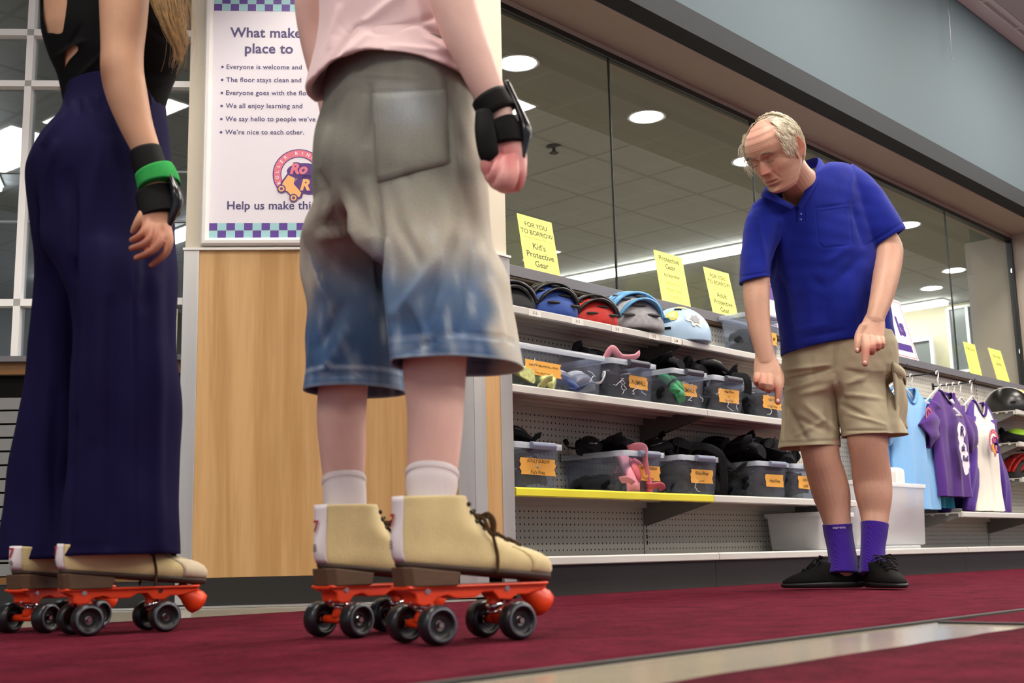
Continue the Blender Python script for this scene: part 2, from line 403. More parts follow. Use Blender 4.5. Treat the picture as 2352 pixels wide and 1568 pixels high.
# ---------------- shop window over the shelves
GY = 3.262
w2 = sroot('window_2', (6.2, GY, 1.25))
MB().box(3.05, 9.215, GY-.012, GY+.03, 2.442, 2.468).build('top_frame', M['blackframe'], w2, world=True)
MB().box(9.187, 9.215, GY-.012, GY+.03, 1.27, 2.442).build('side_frame', M['blackframe'], w2, world=True)
xs = [3.045, 4.246, 5.49, 6.75, 8.01, 9.187]
for a, b in zip(xs, xs[1:]):
    MB().box(a+.003, b-.003, GY, GY+.008, 1.27, 2.442).build('pane', M['glass'], w2, world=True)
seam = mat('silicone seam', '#2a2d2b', .3)
for x in xs[1:-1]: MB().box(x-.003, x+.003, GY-.001, GY+.009, 1.27, 2.442).build('seam', seam, w2, world=True)
MB().box(3.045, 3.065, GY-.012, GY+.03, 1.27, 2.442).build('side_frame', M['blackframe'], w2, world=True)
sill = sroot('trim_1', (6, 3.2, 1.25))
MB().box(3.04, 9.21, 3.13, 3.30, 1.234, 1.279).build('sill_board', M['ledge'], sill, world=True, bevel=.002)
MB().box(3.04, 9.21, 3.136, 3.30, 1.226, 1.2335).build('wood_edge', M['brownedge'], sill, world=True)
# low wall behind the shelving
struct(MB().box(3.04, 9.5, 3.21, 3.30, 0, 1.222).build('wall_back', M['cream']))

# ---------------- room behind the glass
inside = mat('grey drywall', '#9c9a90', .9)
IZ = 2.75
rm = sroot('ceiling_inner')
MB().box(3.0, 16, 3.36, 4.45, IZ, IZ+.1).build('drywall_strip', inside, rm)
MB().box(-2.5, 16, 4.45, 11.5, IZ, IZ+.1).build('tiled_area', M['tilein'], rm)
MB().box(-2.5, 3.0, 3.7, 4.45, IZ, IZ+.1).build('tiled_area', M['tilein'], rm)
creamw = mat('inner cream wall', '#b9b196', .8)
struct(MB().box(12.7, 12.8, 3.36, 11.5, 0, IZ).build('wall_far', creamw))
dimw = mat('inner grey wall', '#8f8f86', .9)
struct(MB().box(-2.5, 12.7, 11.4, 11.5, 0, IZ).build('wall_rear', dimw))
struct(MB().box(-2.6, -2.5, 5, 11.5, 0, IZ).build('wall_left', dimw))
# pilaster just behind the right end of the glass
struct(MB().box(9.28, 9.6, 3.36, 3.60, 0, IZ).build('wall_pilaster', mat('olive grey wall', '#6a6a5c', .9)))
# white framed inner window on the far wall
iw = sroot('window_3', (12.68, 6, 1.5))
def iwin(y0, y1, z0, z1, nm=0):
    MB().box(12.67, 12.69, y0, y1, z0, z1).build('pane', mat('grey inner glass', '#6d716c', .3), iw, world=True)
    mb = MB()
    for y in (y0, (y0+y1)/2, y1): mb.box(12.64, 12.7, y-.016, y+.016, z0, z1)
    for z in (z0, (z0+z1)/2, z1): mb.box(12.645, 12.7, y0, y1, z-.014, z+.014)
    mb.build('frame', M['whiteframe'], iw, world=True)
iwin(5.43, 6.5, 1.75, 2.40)
iwin(4.80, 5.22, 1.3, 2.70)
d0 = thing('downlight', 'round glowing recessed downlight in the inner ceiling behind the shop glass', 'downlight', (4.5, 4.07, IZ), 0, 'row of round downlights behind the shop glass')
mb = MB(); mb.lathe([(.115, 0), (.118, -.006), (.10, -.008), (.098, -.001)], n=32, caps=False); mb.build('trim_ring', M['white'], d0)
MB().lathe([(.097, -.004), (.05, -.0055), (.001, -.006)], n=32).build('lens', M['downlamp'], d0)
for i, p in enumerate([(4.5, 4.07), (5.65, 4.07), (6.83, 4.09), (8.0, 4.07), (9.2, 4.07), (11.1, 4.48), (11.7, 4.97), (11.9, 6.6), (11.9, 7.8)]):  # last pair are added lamps that brighten the far cream wall
    o = d0 if i == 0 else copy_tree(d0)
    o.location = (p[0], p[1], IZ)
s0 = thing('strip_light', 'long white fluorescent strip light crossing the inner tiled ceiling behind the shop glass', 'strip light', (8.6, 6.6, IZ), 0, 'fluorescent strips behind the shop glass')
MB().box(-.085, .085, -1.5, 1.5, -.012, .004).build('housing', M['white'], s0)
MB().box(-.075, .075, -1.49, 1.49, -.05, -.0125).build('tube_cover', M['strip'], s0, bevel=.01)
for i, (x, y, r) in enumerate([(8.62, 6.6, .1), (12.35, 6.6, 0), (5.0, 8.9, 0), (2.62, 6.72, -.55)]):
    o = s0 if i == 0 else copy_tree(s0)
    o.location = (x, y, IZ-.006); o.rotation_euler = (0, 0, r)
sk = thing('sprinkler_head', 'small dark sprinkler head under the inner ceiling, between the first two downlights', 'sprinkler', tuple(on_z(1272, 335, IZ-.0)))
mb = MB(); mb.lathe([(.05, 0), (.05, -.008), (.012, -.012), (.012, -.04), (.03, -.045), (.03, -.05)], n=16); mb.build('sprinkler_body', mat('dark grey metal', '#3b3d3a', .5), sk)
hk = thing('hanging_wire', 'thin bent wire hanging down in front of the blue bulkhead wall', 'wire', tuple(on_y(2186, 60, BY-.06)))
a = on_y(2172, -8, BY-.04); b = on_y(2186, 136, BY-.05)
mb = MB(); mb.tube([on_y(2171, -20, BY-.03), a, on_y(2180, 40, BY-.05), b, b+V((.0, -.012, .004))], .003, 6); mb.build('wire_strand', mat('grey wire', '#a9aaa6', .4, .6), hk, world=True)
# ------------------------------------------------------------------ poster on the column
pf = thing('poster_frame', 'tall white framed poster of skating rules with purple and aqua checks, on the column', 'poster', cp(-.48, 1.2))
def pbox(t0, t1, z0, z1, o0, o1, mb, m=0): return mb.obox(cp(t0, z0, o0), ED*(t1-t0), EN*(o1-o0), V((0, 0, z1-z0)), m)
PT0, PT1, PZ0, PZ1 = -.912, -.052, 1.199, 2.13
fw = .027
mb = MB()
prof = [(0, .002), (0, .014), (.006, .021), (.016, .022), (.024, .016), (fw, .010), (fw, .002)]
def corner(k, d, o):
    t = (PT0+d, PT1-d, PT1-d, PT0+d)[k]; z = (PZ0+d, PZ0+d, PZ1-d, PZ1-d)[k]; return cp(t, z, o)
for k in range(4):
    mb.loft([[corner(k, d, o) for d, o in prof], [corner((k+1) % 4, d, o) for d, o in prof]], True, True, 0, False)
mb.build('frame', M['white'], pf, world=True)
pr_m = [mat('poster paper', '#e6e2ea', .45), mat('poster purple', '#5b3d94', .45), mat('poster aqua', '#9fd3d8', .45), mat('poster ink', '#4c4274', .5), mat('logo pink', '#e0778c', .5), mat('logo yellow', '#f3b871', .5), mat('logo purple', '#57337f', .5), mat('logo white', '#f2eef2', .5)]
mb = MB(); pbox(PT0+.02, PT1-.02, PZ0+.02, PZ1-.02, .002, .006, mb); pr = mb.build('print', pr_m[0], pf, world=True)
def pquad(t0, t1, z0, z1, o, m): mb.poly([cp(t0, z0, o), cp(t1, z0, o), cp(t1, z1, o), cp(t0, z1, o)], m)
for rows_ in (((1.2525, 0), (1.226, 1)), ((2.0495, 0), (2.076, 1))):
  mb = MB()
  for rz0, first in rows_:
    for k in range(28):
        m = 1 if (k+first) % 2 == 0 else 2
        a = -.887+k*.0295; pquad(a+.0005, a+.0290, rz0+.0005, rz0+.0260, .0066, m)
  mb.build('check_border', pr_m, pr, world=True)
def ptext(s, t, z, dot=False, **k):
    mb = MB(); put_text(mb, s, cp(t, z, .0068), ED, UP, m=3, **k)
    if dot: c = cp(-.852, z+.007, .0068); mb.poly([c+ED*(.0045*cos(2*pi*k_/14))+UP*(.0045*sin(2*pi*k_/14)) for k_ in range(14)], 3)
    mb.build('text_line', pr_m, pr, world=True)
ptext('What makes', -.828, 1.952, size=.0365, bold=.022, space=1.03)
ptext('place to', -.776, 1.893, size=.0365, bold=.022, space=1.03)
for i, s in enumerate(['Everyone is welcome and', 'The floor stays clean and', 'Everyone goes with the flow', 'We all enjoy learning and', 'We say hello to people we’ve', 'We’re nice to each other.']):
    z = 1.8335-i*.0477
    ptext(s, -.838, z, True, size=.0172, bold=.014, space=1.06)
ptext('Help us make this', -.826, 1.327, size=.0290, bold=.02, space=1.03)

def emblem(name, o, ax, ay, s, mats, parent, en, shirt=False, mi=None):
    """round roller-rink emblem: pink arc with lettering, script letters, small skate"""
    mb = MB(); o = V(o); en = V(en)
    def P(x, y, k): return o + ax*(x*s) + ay*(y*s) + en*(k*.0004)
    def arc(r0, r1, a0, a1, m, k, n=40):
        for i in range(n):
            a, b = a0+(a1-a0)*i/n, a0+(a1-a0)*(i+1)/n
            mb.poly([P(r0*cos(a), r0*sin(a), k), P(r1*cos(a), r1*sin(a), k), P(r1*cos(b), r1*sin(b), k), P(r0*cos(b), r0*sin(b), k)], m)
    A0, A1 = math.radians(20), math.radians(222)
    arc(.70, 1.04, A0-.03, A1+.03, 6, 1); arc(.73, 1.0, A0, A1, 4, 2)
    w = 'ROLLER RINK'
    for i, ch in enumerate(w):
        if ch == ' ': continue
        a = math.radians(205-i*15.5); r = .81
        u = ax*sin(a) - ay*cos(a); v = ax*cos(a)+ay*sin(a)
        put_text(mb, ch, P(r*cos(a), r*sin(a), 3), u, v, size=.13*s, align='C', bold=.02, m=7)
    def script(t, x, y, size, m, bold):
        put_text(mb, t, P(x, y, 4), ax, ay, size=size*s, bold=.12, shear=.25, m=6, space=1.0)
        put_text(mb, t, P(x, y, 5), ax, ay, size=size*s, bold=.045, shear=.25, m=m, space=1.0)
    # dark backing blobs
    mb.poly([P(.62*cos(a)*1.1+.2, .55*sin(a)*.62+.12, 1.5) for a in [2*pi*k/24 for k in range(24)]], 6)
    mb.poly([P(.62*cos(a)+.42, .5*sin(a)*.8-.45, 1.5) for a in [2*pi*k/24 for k in range(24)]], 6)
    script('Ro', -.36, .02, .42, 4, 0); script('R', .05, -.66, .44, 5, 0)
    sk = [(-.62, -.35), (-.42, -.05), (-.15, -.18), (-.2, -.42), (.1, -.78), (.05, -.95), (-.2, -1.0), (-.45, -.72), (-.72, -.62)]
    cxm = sum(p[0] for p in sk)/len(sk); cym = sum(p[1] for p in sk)/len(sk)
    mb.poly([P(cxm+(x-cxm)*1.2, cym+(y-cym)*1.15, 6) for x, y in sk], 6); mb.poly([P(x, y, 7) for x, y in sk], 5)
    for cx, cy in ((-.68, -.62), (-.2, -1.0)):
        for r, m, k in ((.17, 6, 8), (.12, 5, 9), (.06, 6, 10)): mb.poly([P(cx+r*cos(2*pi*q/16), cy+r*sin(2*pi*q/16), k) for q in range(16)], m)
    return mb.build(name, mats, parent, world=True)
emblem('emblem', cp(-.585, 1.452, .0066), ED, UP, .086, pr_m, pr, EN)

# ------------------------------------------------------------------ shelving sections
SECX = [3.045, 4.26, 5.52, 6.78, 8.04, 9.20]
FA = 'grey pegboard shelving section'
labels = ['%s beside the column, its lowest shelf edged in yellow' % FA,
          '%s, second from the column, partly behind the man' % FA,
          '%s, third from the column, directly behind the big clear bin' % FA,
          '%s where the printed shirts hang' % FA,
          '%s at the right edge, holding helmets on short shelves' % FA]
def shelf(t, x0, x1, yf, z, rail, th=.026, lip=.028):
    mb = MB(); mb.box(x0+.002, x1-.002, yf+.006, 3.17, z-.006, z)
    mb.box(x0+.002, x1-.002, yf+.006, yf+.02, z-th, z-.006); mb.box(x0+.002, x1-.002, 3.15, 3.17, z-th*1.4, z-.006)
    for k in range(1, 4): yy = yf+(3.17-yf)*k/4; mb.box(x0+.002, x1-.002, yy-.008, yy+.008, z-.016, z-.006)
    s = mb.build('shelf', M['peg_grey'], t, world=True)
    mb = MB(); mb.prism([(0, .004), (-.008, -.002), (-.008, -lip+.004), (-.002, -lip), (.004, -lip), (.004, .004)], (x0+.003, yf, z), V((0, 1, 0)), UP, V((x1-x0-.006, 0, 0)))
    mb.build('price_rail', rail, s, world=True)
    for x in (x0+.012, x1-.014):
        mb = MB(); mb.prism([(0, 0), (-(3.17-yf)*.96, 0), (-(3.17-yf)*.96, -.022), (0, -.105)], (x, 3.172, z-.007), V((0, 1, 0)), UP, V((.003, 0, 0)))
        mb.build('bracket', bracket_m, s, world=True)
    return s
bracket_m = mat('dark shelf bracket', '#6d6b66', .5)
slotm = mat('upright slot', '#0a0a0a', .9)
for i in range(5):
    x0, x1 = SECX[i], SECX[i+1]
    t = thing('shelving_unit', labels[i], 'shelving', ((x0+x1)/2, 3.0, 0), 0, 'pegboard shelving sections along the window wall')
    MB().box(x0+.014, x1-.014, 3.175, 3.20, .14, 1.221).build('pegboard', M['peg'], t, world=True)
    MB().box(x0-.012 if i else x0, x0+.0135, 3.170, 3.205, .0, 1.221).build('upright', M['peg_grey'], t, world=True)
    mb = MB(); z = .18
    while z < 1.2: mb.box(x0-.003+.004, x0+.004+.004, 3.1690, 3.1705, z, z+.017); z += .0254
    mb.build('upright_slots', slotm, t, world=True)
    mb = MB(); mb.box(x0+.002, x1-.002, 2.806, 3.19, .128, .1385); mb.build('base_deck', M['peg_grey'], t, world=True, bevel=.001)
    mb = MB(); mb.prism([(0, .0395), (-.006, .034), (-.006, .012), (-.002, .0085), (.012, .0085), (.012, .0395)], (x0+.003, 2.806, .100), V((0, 1, 0)), UP, V((x1-x0-.006, 0, 0))); mb.build('base_rail', M['rail'], t, world=True)
    MB().box(x0+.001, x1-.001, 2.822, 2.84, .001, .108).build('kick_plate', M['black'], t, world=True)
    if i == 0:
        shelf(t, x0, x1, 2.82, .373, M['yellow']); shelf(t, x0, x1, 2.83, .734, M['rail']); shelf(t, x0, x1, 2.94, 1.052, M['rail'])
    if i == 1:
        shelf(t, x0, x1, 2.82, .373, M['rail']); shelf(t, x0, x1, 2.83, .734, M['rail']); shelf(t, x0, x1, 2.94, 1.052, M['rail'])
    if i in (3, 4): shelf(t, x0, x1, 2.82, .335, M['rail'])
    if i == 4:
        for z in (1.022, .810, .577): shelf(t, x0, x1, 2.92, z, M['rail'])
# price tags stuck on the top rail
tagm = [mat('paper tag', '#e6e4de', .6), mat('tag ink', '#55534e', .6)]
for i, (x, s) in enumerate([(3.30, 'X-S'), (3.55, 'X-S'), (3.80, 'X-S'), (4.05, 'X-S'), (4.21, 'S-M')]):
    t = thing('shelf_tag', 'small paper size tag on the top shelf edge, %s from the column' % ['first', 'second', 'third', 'fourth', 'fifth'][i], 'tag', (x, 2.93, 1.04), 0, 'size tags on the top shelf edge')
    MB().box(x-.035, x+.035, 2.9300, 2.9317, 1.026, 1.052).build('tag_card', tagm[0], t, world=True)
    mb = MB(); put_text(mb, s, (x, 2.9297, 1.033), V((1, 0, 0)), UP, size=.012, align='C', bold=.01); mb.build('tag_lettering', tagm[1], t, world=True)

# ------------------------------------------------------------------ signs on the sill
ys = [mat('yellow sign paper', '#eef36b', .6), mat('sign ink', '#2e2e16', .6), mat('pale sign ink', '#8a8c3a', .6)]
def sign(label, px, lines, mats=ys, rule=None, width=None, tm=1):
    TL, TR, BR, BL = [on_y(px[k][0], px[k][1], 3.215 if k < 2 else 3.14) for k in range(4)]
    zb = 1.2805; BL.z = zb; BR.z = zb
    t = thing('paper_sign', label, 'sign', tuple((BL+BR)/2), 0, None)
    ax = (BR-BL); wv = ax.length; ay = TL-BL; n = ax.cross(ay).normalized()
    if n.y > 0: n = -n
    mb = MB(); mb.obox(BL, ax, ay, -n*.0015, 0); mb.build('sheet', mats[0], t, world=True)
    mb = MB(); axn = ax.normalized(); ayn = ay.normalized(); hv = ay.length
    for s, v, sz, m in lines:
        put_text(mb, s, BL+ax*.5+ay*v+n*.0006, axn, ayn, size=sz*hv*.88, align='C', bold=.012 if m == 1 else 0, m=m)
    if rule: mb.poly([BL+ax*a+ay*b+n*.0006 for a, b in ((.1, rule), (.9, rule), (.9, rule+.006), (.1, rule+.006))], 2)
    mb.build('sign_lettering', mats, t, world=True)
    return t
sign('yellow sign reading Kid’s Protective Gear, leftmost on the window sill', [(1187, 489), (1268, 513), (1287, 634), (1206, 616)],
     [('FOR YOU', .80, .10, 1), ('TO BORROW', .66, .10, 1), ('Kid’s', .40, .125, 1), ('Protective', .24, .125, 1), ('Gear', .075, .125, 1)], rule=.59)
sign('yellow sign reading Protective Gear to borrow with a list of sizes', [(1501, 573), (1567, 592), (1587, 706), (1521, 690)],
     [('Protective', .82, .115, 1), ('Gear', .67, .115, 1), ('to borrow', .51, .085, 1), ('Small: Green', .36, .06, 2), ('Medium: Red', .23, .06, 2), ('Large: Blue', .10, .06, 2)])
sign('yellow sign reading Adult Protective Gear, just left of the man', [(1615, 612), (1679, 630), (1696, 724), (1637, 706)],
     [('FOR YOU', .80, .10, 1), ('TO BORROW', .66, .10, 1), ('Adult', .38, .12, 1), ('Protective', .22, .12, 1), ('Gear', .06, .12, 1)], rule=.58)
sign('narrow yellow for sale sign right of the big white sign', [(2212, 784), (2237, 791), (2256, 864), (2229, 858)],
     [('FOR SALE', .76, .10, 1), ('$', .5, .05, 2), ('$', .4, .05, 2)], rule=.66)
sign('yellow for sale sign reading Socks, rightmost on the window sill', [(2269, 798), (2298, 805), (2320, 879), (2291, 872)],
     [('FOR SALE', .72, .10, 1), ('Socks', .48, .13, 1)], rule=.63)
BLs = on_y(1772, 712, 3.15); BL = V((on_y(1772, 740, 3.15).x, 3.15, 1.2805)); BR = V((7.135, 3.15, 1.2805)); ay = V((-.06, .07, .385))
bs = thing('white_sign', 'large white sign with a thin red border and purple lettering, behind the man', 'sign', tuple((BL+BR)/2))
ax = BR-BL; n = ax.cross(ay).normalized(); n = -n if n.y > 0 else n
wm = [mat('sign board white', '#eeecf0', .5), mat('red border', '#c95560', .5), mat('purple print', '#4a2a86', .5)]
MB().obox(BL, ax, ay, -n*.004).build('board', wm[0], bs, world=True)
mb = MB(); axn = ax.normalized(); ayn = ay.normalized(); Wd = ax.length; Hd = ay.length
def srect(a0, a1, b0, b1, m, k=.0006): mb.poly([BL+axn*a+ayn*b+n*k for a, b in ((a0, b0), (a1, b0), (a1, b1), (a0, b1))], m)
for a0, a1, b0, b1 in ((.012, Wd-.012, .012, .017), (.012, Wd-.012, Hd-.017, Hd-.012), (.012, .018, .012, Hd-.012), (Wd-.020, Wd-.013, .012, Hd-.012)): srect(a0, a1, b0, b1, 1)
srect(Wd*.3, Wd-.045, .050, .098, 2)
srect(.02, Wd*.12, .16, .25, 2)
put_text(mb, 'ls', BL+axn*(Wd-.062)+ayn*.160+n*.0007, axn, ayn, size=.115, align='R', bold=.05, m=2)
mb.build('board_lettering', wm, bs, world=True)

# ------------------------------------------------------------------ plastic bins
def plastic(name, tint, solid, white='#cfd6e2'):
    m = bpy.data.materials.new(name); m.use_nodes = True; N = m.node_tree.nodes; L = m.node_tree.links; b = N['Principled BSDF']
    b.inputs['Base Color'].default_value = lin(white); b.inputs['Roughness'].default_value = .25
    t = N.new('ShaderNodeBsdfTransparent'); t.inputs[0].default_value = (*tint, 1)
    mx = N.new('ShaderNodeMixShader'); mx.inputs[0].default_value = solid; L.new(t.outputs[0], mx.inputs[1]); L.new(b.outputs[0], mx.inputs[2])
    L.new(mx.outputs[0], N['Material Output'].inputs[0]); return m
M['plastic'] = plastic('clear bin plastic', (.80, .83, .89), .10)
M['plastic_rim'] = plastic('clear bin rim plastic', (.9, .92, .95), .45)
M['plastic_milky'] = plastic('milky bin plastic', (.93, .94, .96), .55, '#f2f4f6')
M['latch'] = mat('grey blue latch', '#7f87a0', .4)
M['latchd'] = mat('dark latch', '#4b4f5c', .4)
M['tape'] = mat('orange masking tape', '#f3b452', .6)
M['inkp'] = mat('handwriting ink', '#3a2c10', .6)
M['scuff'] = mat('white marker', '#e8ecf0', .6)
def bin_(label, x0, x1, y0, y1, z0, h, latch=None, tape=None, scr=0, rim=True, mt='plastic', lat_w=.13, group='clear plastic bins on the shelves', name='plastic_bin', seed=1):
    t = thing(name, label, 'bin', ((x0+x1)/2, (y0+y1)/2, z0), 0, group)
    random.seed(seed); tp = .012
    def ring(z, e, r=.018, n=4):
        a0, a1, b0, b1 = x0+e, x1-e, y0+e, y1-e; pts = []
        for cx, cy, s in ((a1-r, b0+r, -pi/2), (a1-r, b1-r, 0), (a0+r, b1-r, pi/2), (a0+r, b0+r, pi)):
            for k in range(n+1): pts.append(V((cx+r*cos(s+pi/2*k/n), cy+r*sin(s+pi/2*k/n), z)))
        return pts
    th = .003
    z1 = z0+h
    mb = MB(); mb.loft([ring(z1, th), ring(z0+.006, tp+th), ring(z0+.003, tp+.012+th)], False, True)
    mb.loft([ring(z0, tp+.012), ring(z0+.006, tp), ring(z1, 0)], True, False)
    mb.build('tub', M[mt], t, world=True)
    if rim:
        mb = MB(); mb.loft([ring(z1-.022, -.008), ring(z1-.002, -.009), ring(z1, -.004), ring(z1, .002), ring(z1-.022, .001), ring(z1-.022, -.008)], False, False)
        mb.build('rim', M['plastic_rim' if mt == 'plastic' else mt], t, world=True)
    if latch:
        xc = x0+(x1-x0)*.55; w = min(lat_w, (x1-x0)*.5)
        mb = MB(); mb.prism([(0, 0), (-.016, -.002), (-.02, -.014), (-.014, -.028), (0, -.026)], (xc-w/2, y0-.009, z1+.002), V((0, 1, 0)), UP, V((w, 0, 0)))
        mb.build('latch', M[latch], t, world=True, bevel=.003)
    if tape:
        c, w, hh, lines = tape
        xc = x0+(x1-x0)*c; zc = z0+h*.47
        tilt = random.uniform(-.03, .03); yf = y0+tp*.5-.0035
        mb = MB()
        top = [(xc-w/2+w*k/10, zc+hh/2+tilt*(w*k/10-w/2)) for k in range(11)]; bot = [(xc+w/2-w*k/10+.006, zc-hh/2+tilt*(w/2-w*k/10)) for k in range(11)]
        jl = [(xc-w/2+random.uniform(-.006, .008), zc+hh/2-hh*k/5) for k in range(4, 0, -1)]
        out = top+[(xc+w/2+random.uniform(-.006, .006), zc+hh/2-hh*k/5) for k in range(1, 5)]+bot+jl
        def yy(z): return y0+tp*(1-(z-z0)/h)-.0012
        mb.loft([[V((x, yy(z)-.0008, z)) for x, z in out], [V((x, yy(z), z)) for x, z in out]], True, True, 0, False)
        tl = mb.build('label_tape', M['tape'], t, world=True)
        mb = MB()
        for k, (s, sz) in enumerate(lines):
            zz = zc+hh*.5-hh*(k+.78)/max(len(lines), 1) if len(lines) > 1 else zc-sz*.5
            wp = lambda a, b, zz=zz: V((xc+a+.15*b, yy(zz+b)-.0014, zz+b+tilt*a+.0012*sin(a*120)))
            put_text(mb, s, (0, 0, 0), V((1, 0, 0)), UP, size=sz, align='C', bold=.004, warp=wp)
        mb.build('label_handwriting', M['inkp'], tl, world=True)
    if scr:
        mb = MB()
        for k in range(scr):
            xx = random.uniform(x0+.04, x1-.04); z = random.uniform(z0+.05, z1-.05); pts = []
            for q in range(9):
                pts.append(V((xx, y0+tp*(1-(z-z0)/h)-.0016, z))); xx += random.uniform(-.018, .02); z -= random.uniform(-.003, .012)
                xx = min(max(xx, x0+.02), x1-.02); z = max(z, z0+.012)
            mb.tube(pts, .0012, 5)
        mb.build('marker_scribble', M['scuff'], t, world=True)
    return t
bk = mat('black fabric pad', '#17171b', .75, var=.3, vscale=30, bump=.0006, bscale=150)
bk2 = mat('black plastic cap', '#0e0e10', .3)
dg = mat('dark grey pad', '#2f3138', .7, var=.3, vscale=40)
PADN = [0]
def pad(label, loc, rz, s=1, tilt=(0, 0), m1=None, m2=None, group=None, cat='pad', name='knee_pad'):
    """knee or elbow pad: cupped shell, cap, two strap wings"""
    t = thing(name, label, cat, loc, rz, group)
    t.rotation_euler = (tilt[0], tilt[1], rz)
    PADN[0] += 1; ph = PADN[0]*1.7
    mb = MB(); rings = []
    for j in range(9):
        v = -1+2*j/8; w = .062*s*(1-.28*v*v); ring = []
        for k in range(20):
            a = 2*pi*k/20; c, s_ = cos(a), sin(a)
            x = w*c*(1+.06*sin(3*a+ph+v)); y = .085*s*v; z = .030*s*max(s_, -.55)+.018*s*(1-v*v)+.004*noise.noise(V((x*30, y*30, ph)))
            ring.append(V((x, y, z)))
        rings.append(ring)
    mb.loft(rings); mb.build('pad_shell', m1 or bk, t)
    mb = MB(); rings = []
    for j in range(6):
        r = .045*s*cos(pi/2*j/5.2); rings.append([V((r*cos(2*pi*k/18), 1.25*r*sin(2*pi*k/18), .036*s+.026*s*sin(pi/2*j/5.2))) for k in range(18)])
    mb.loft(rings); mb.build('pad_cap', m2 or bk2, t)
    for sg in (-1, 1):
        mb = MB(); mb.tube(smooth_path([V((sg*.05*s, .04*s*sg, 0)), V((sg*.085*s, .045*s*sg, -.012*s+.01*sin(ph))), V((sg*.105*s, .06*s*sg, .015*s)), V((sg*.09*s, .08*s*sg, .03*s))], 4), .015*s, 10, flat=.22)
        mb.build('strap', m1 or bk, t)
    return t
random.seed(11)
def smooth_path(P, sub):
    out = []; n = len(P)
    for i in range(n-1):
        p0, p1, p2, p3 = P[max(i-1, 0)], P[i], P[i+1], P[min(i+2, n-1)]
        for k in range(sub):
            t = k/sub; out.append((p1*2+(p2-p0)*t+(p0*2-p1*5+p2*4-p3)*t*t+(p1*3-p0-p2*3+p3)*t*t*t)*.5)
    return out+[P[-1]]
def fill(binlabel, x0, x1, y0, y1, z0, n, s=.9, m1=None, m2=None, group=None, layers=2, top=False):
    k = 0
    for L in range(layers):
        nx = max(1, round((x1-x0)/(.125*s))); ny = max(1, round((y1-y0)/(.125*s)))
        for i in range(nx):
            for j in range(ny):
                if k >= n: return
                px = x0+(x1-x0)*(i+.5)/nx; py = y0+(y1-y0)*(j+.5)/ny
                pad('%s protective pad piled %s' % ('black' if not m1 else 'coloured', binlabel), (px+random.uniform(-.01, .01), py+random.uniform(-.01, .01), z0+.028*s+L*.066*s), random.uniform(-.5, .5), s, (random.uniform(-.25, .25), random.uniform(-.25, .25)), m1, m2, group='protective pads '+binlabel)
                k += 1
Tq = .0
ZM, ZL = .738, .3775
bin_('wide clear bin labelled Little Kid’s Matching Sets, at the column end of the middle shelf', 3.055, 3.605, 2.85, 3.14, ZM, .158, None, (.36, .20, .052, [('Little Kid’s Matching Sets - Rental', .0085), ('Knee, Elbow + wrist', .0075)]), 2, seed=3)
bin_('clear bin labelled X-SMALL on the middle shelf', 3.640, 3.93, 2.845, 3.15, ZM, .158, 'latchd', (.62, .115, .05, [('X-SMALL', .018)]), 5, seed=4)
bin_('clear bin labelled SMALL on the middle shelf', 4.050, 4.295, 2.845, 3.15, ZM, .158, 'latchd', (.5, .105, .05, [('SMALL', .019)]), 4, seed=5)
bin_('clear bin labelled Adult Elbow on the middle shelf, beside the one labelled SMALL', 4.350, 4.60, 2.845, 3.15, ZM, .158, 'latchd', (.5, .16, .058, [('Adult Elbow', .011), ('or', .009), ('Kid’s Knee', .011)]), 4, seed=6)
bin_('clear bin on the middle shelf that the man points at', 4.710, 4.965, 2.845, 3.15, ZM, .158, 'latchd', (.5, .16, .058, [('Adult Elbow', .011), ('or Kid’s Knee', .011)]), 4, seed=7)
bin_('clear bin at the column end of the yellow-edged lowest shelf', 3.060, 3.315, 2.835, 3.15, ZL, .160, 'latch', (.52, .185, .058, [('ADULT ELBOW', .0125), ('or', .008), ('Kid’s Knee', .0125)]), 1, seed=8)
bin_('clear bin on the lowest shelf with pink pads showing through', 3.690, 3.945, 2.835, 3.15, ZL, .160, 'latch', (.62, .15, .058, [('ADULT ELBOW', .0115), ('or', .008), ('Kid’s Knee', .0115)]), 0, seed=9)
bin_('clear bin labelled Kid’s Elbow on the lowest shelf', 4.065, 4.345, 2.835, 3.15, ZL, .160, 'latch', (.55, .16, .056, [('Kid’s Elbow', .0145), ('or wrist', .008)]), 1, seed=10)
bin_('clear bin labelled Adult Knee on the lowest shelf, under the pile of black pads', 4.655, 4.915, 2.835, 3.15, ZL, .160, 'latch', (.55, .15, .055, [('Adult Knee', .0145)]), 0, seed=12)
bin_('clear bin labelled ADULT KNEE on the lowest shelf, half behind the man’s leg', 4.965, 5.215, 2.835, 3.15, ZL, .160, 'latch', (.45, .14, .058, [('ADULT', .0125), ('KNEE', .0125)]), 0, seed=13)
bin_('clear bin of dark pads standing on the top shelf behind the man’s arm', 4.86, 5.13, 2.955, 3.125, 1.0565, .205, 'latch', (.8, .05, .06, [('M', .02)]), 1, seed=14)
fill('in the bin labelled X-SMALL', 3.66, 3.91, 2.895, 3.12, ZM+.008, 8, .82, layers=2)
fill('in the bin labelled SMALL', 4.07, 4.275, 2.895, 3.12, ZM+.008, 8, .82, layers=2)
fill('in the middle shelf bin labelled Adult Elbow', 4.37, 4.58, 2.895, 3.12, ZM+.008, 8, .82, layers=2)
fill('in the bin the man points at', 4.73, 4.945, 2.895, 3.12, ZM+.008, 8, .82, layers=2)
fill('in the bin at the column end of the lowest shelf', 3.08, 3.295, 2.895, 3.12, ZL+.008, 8, .82, layers=2)
fill('in the bin labelled Kid’s Elbow', 4.085, 4.325, 2.895, 3.12, ZL+.008, 8, .82, layers=2)
fill('in the bin labelled Adult Knee', 4.68, 4.895, 2.895, 3.12, ZL+.008, 8, .82, layers=2)
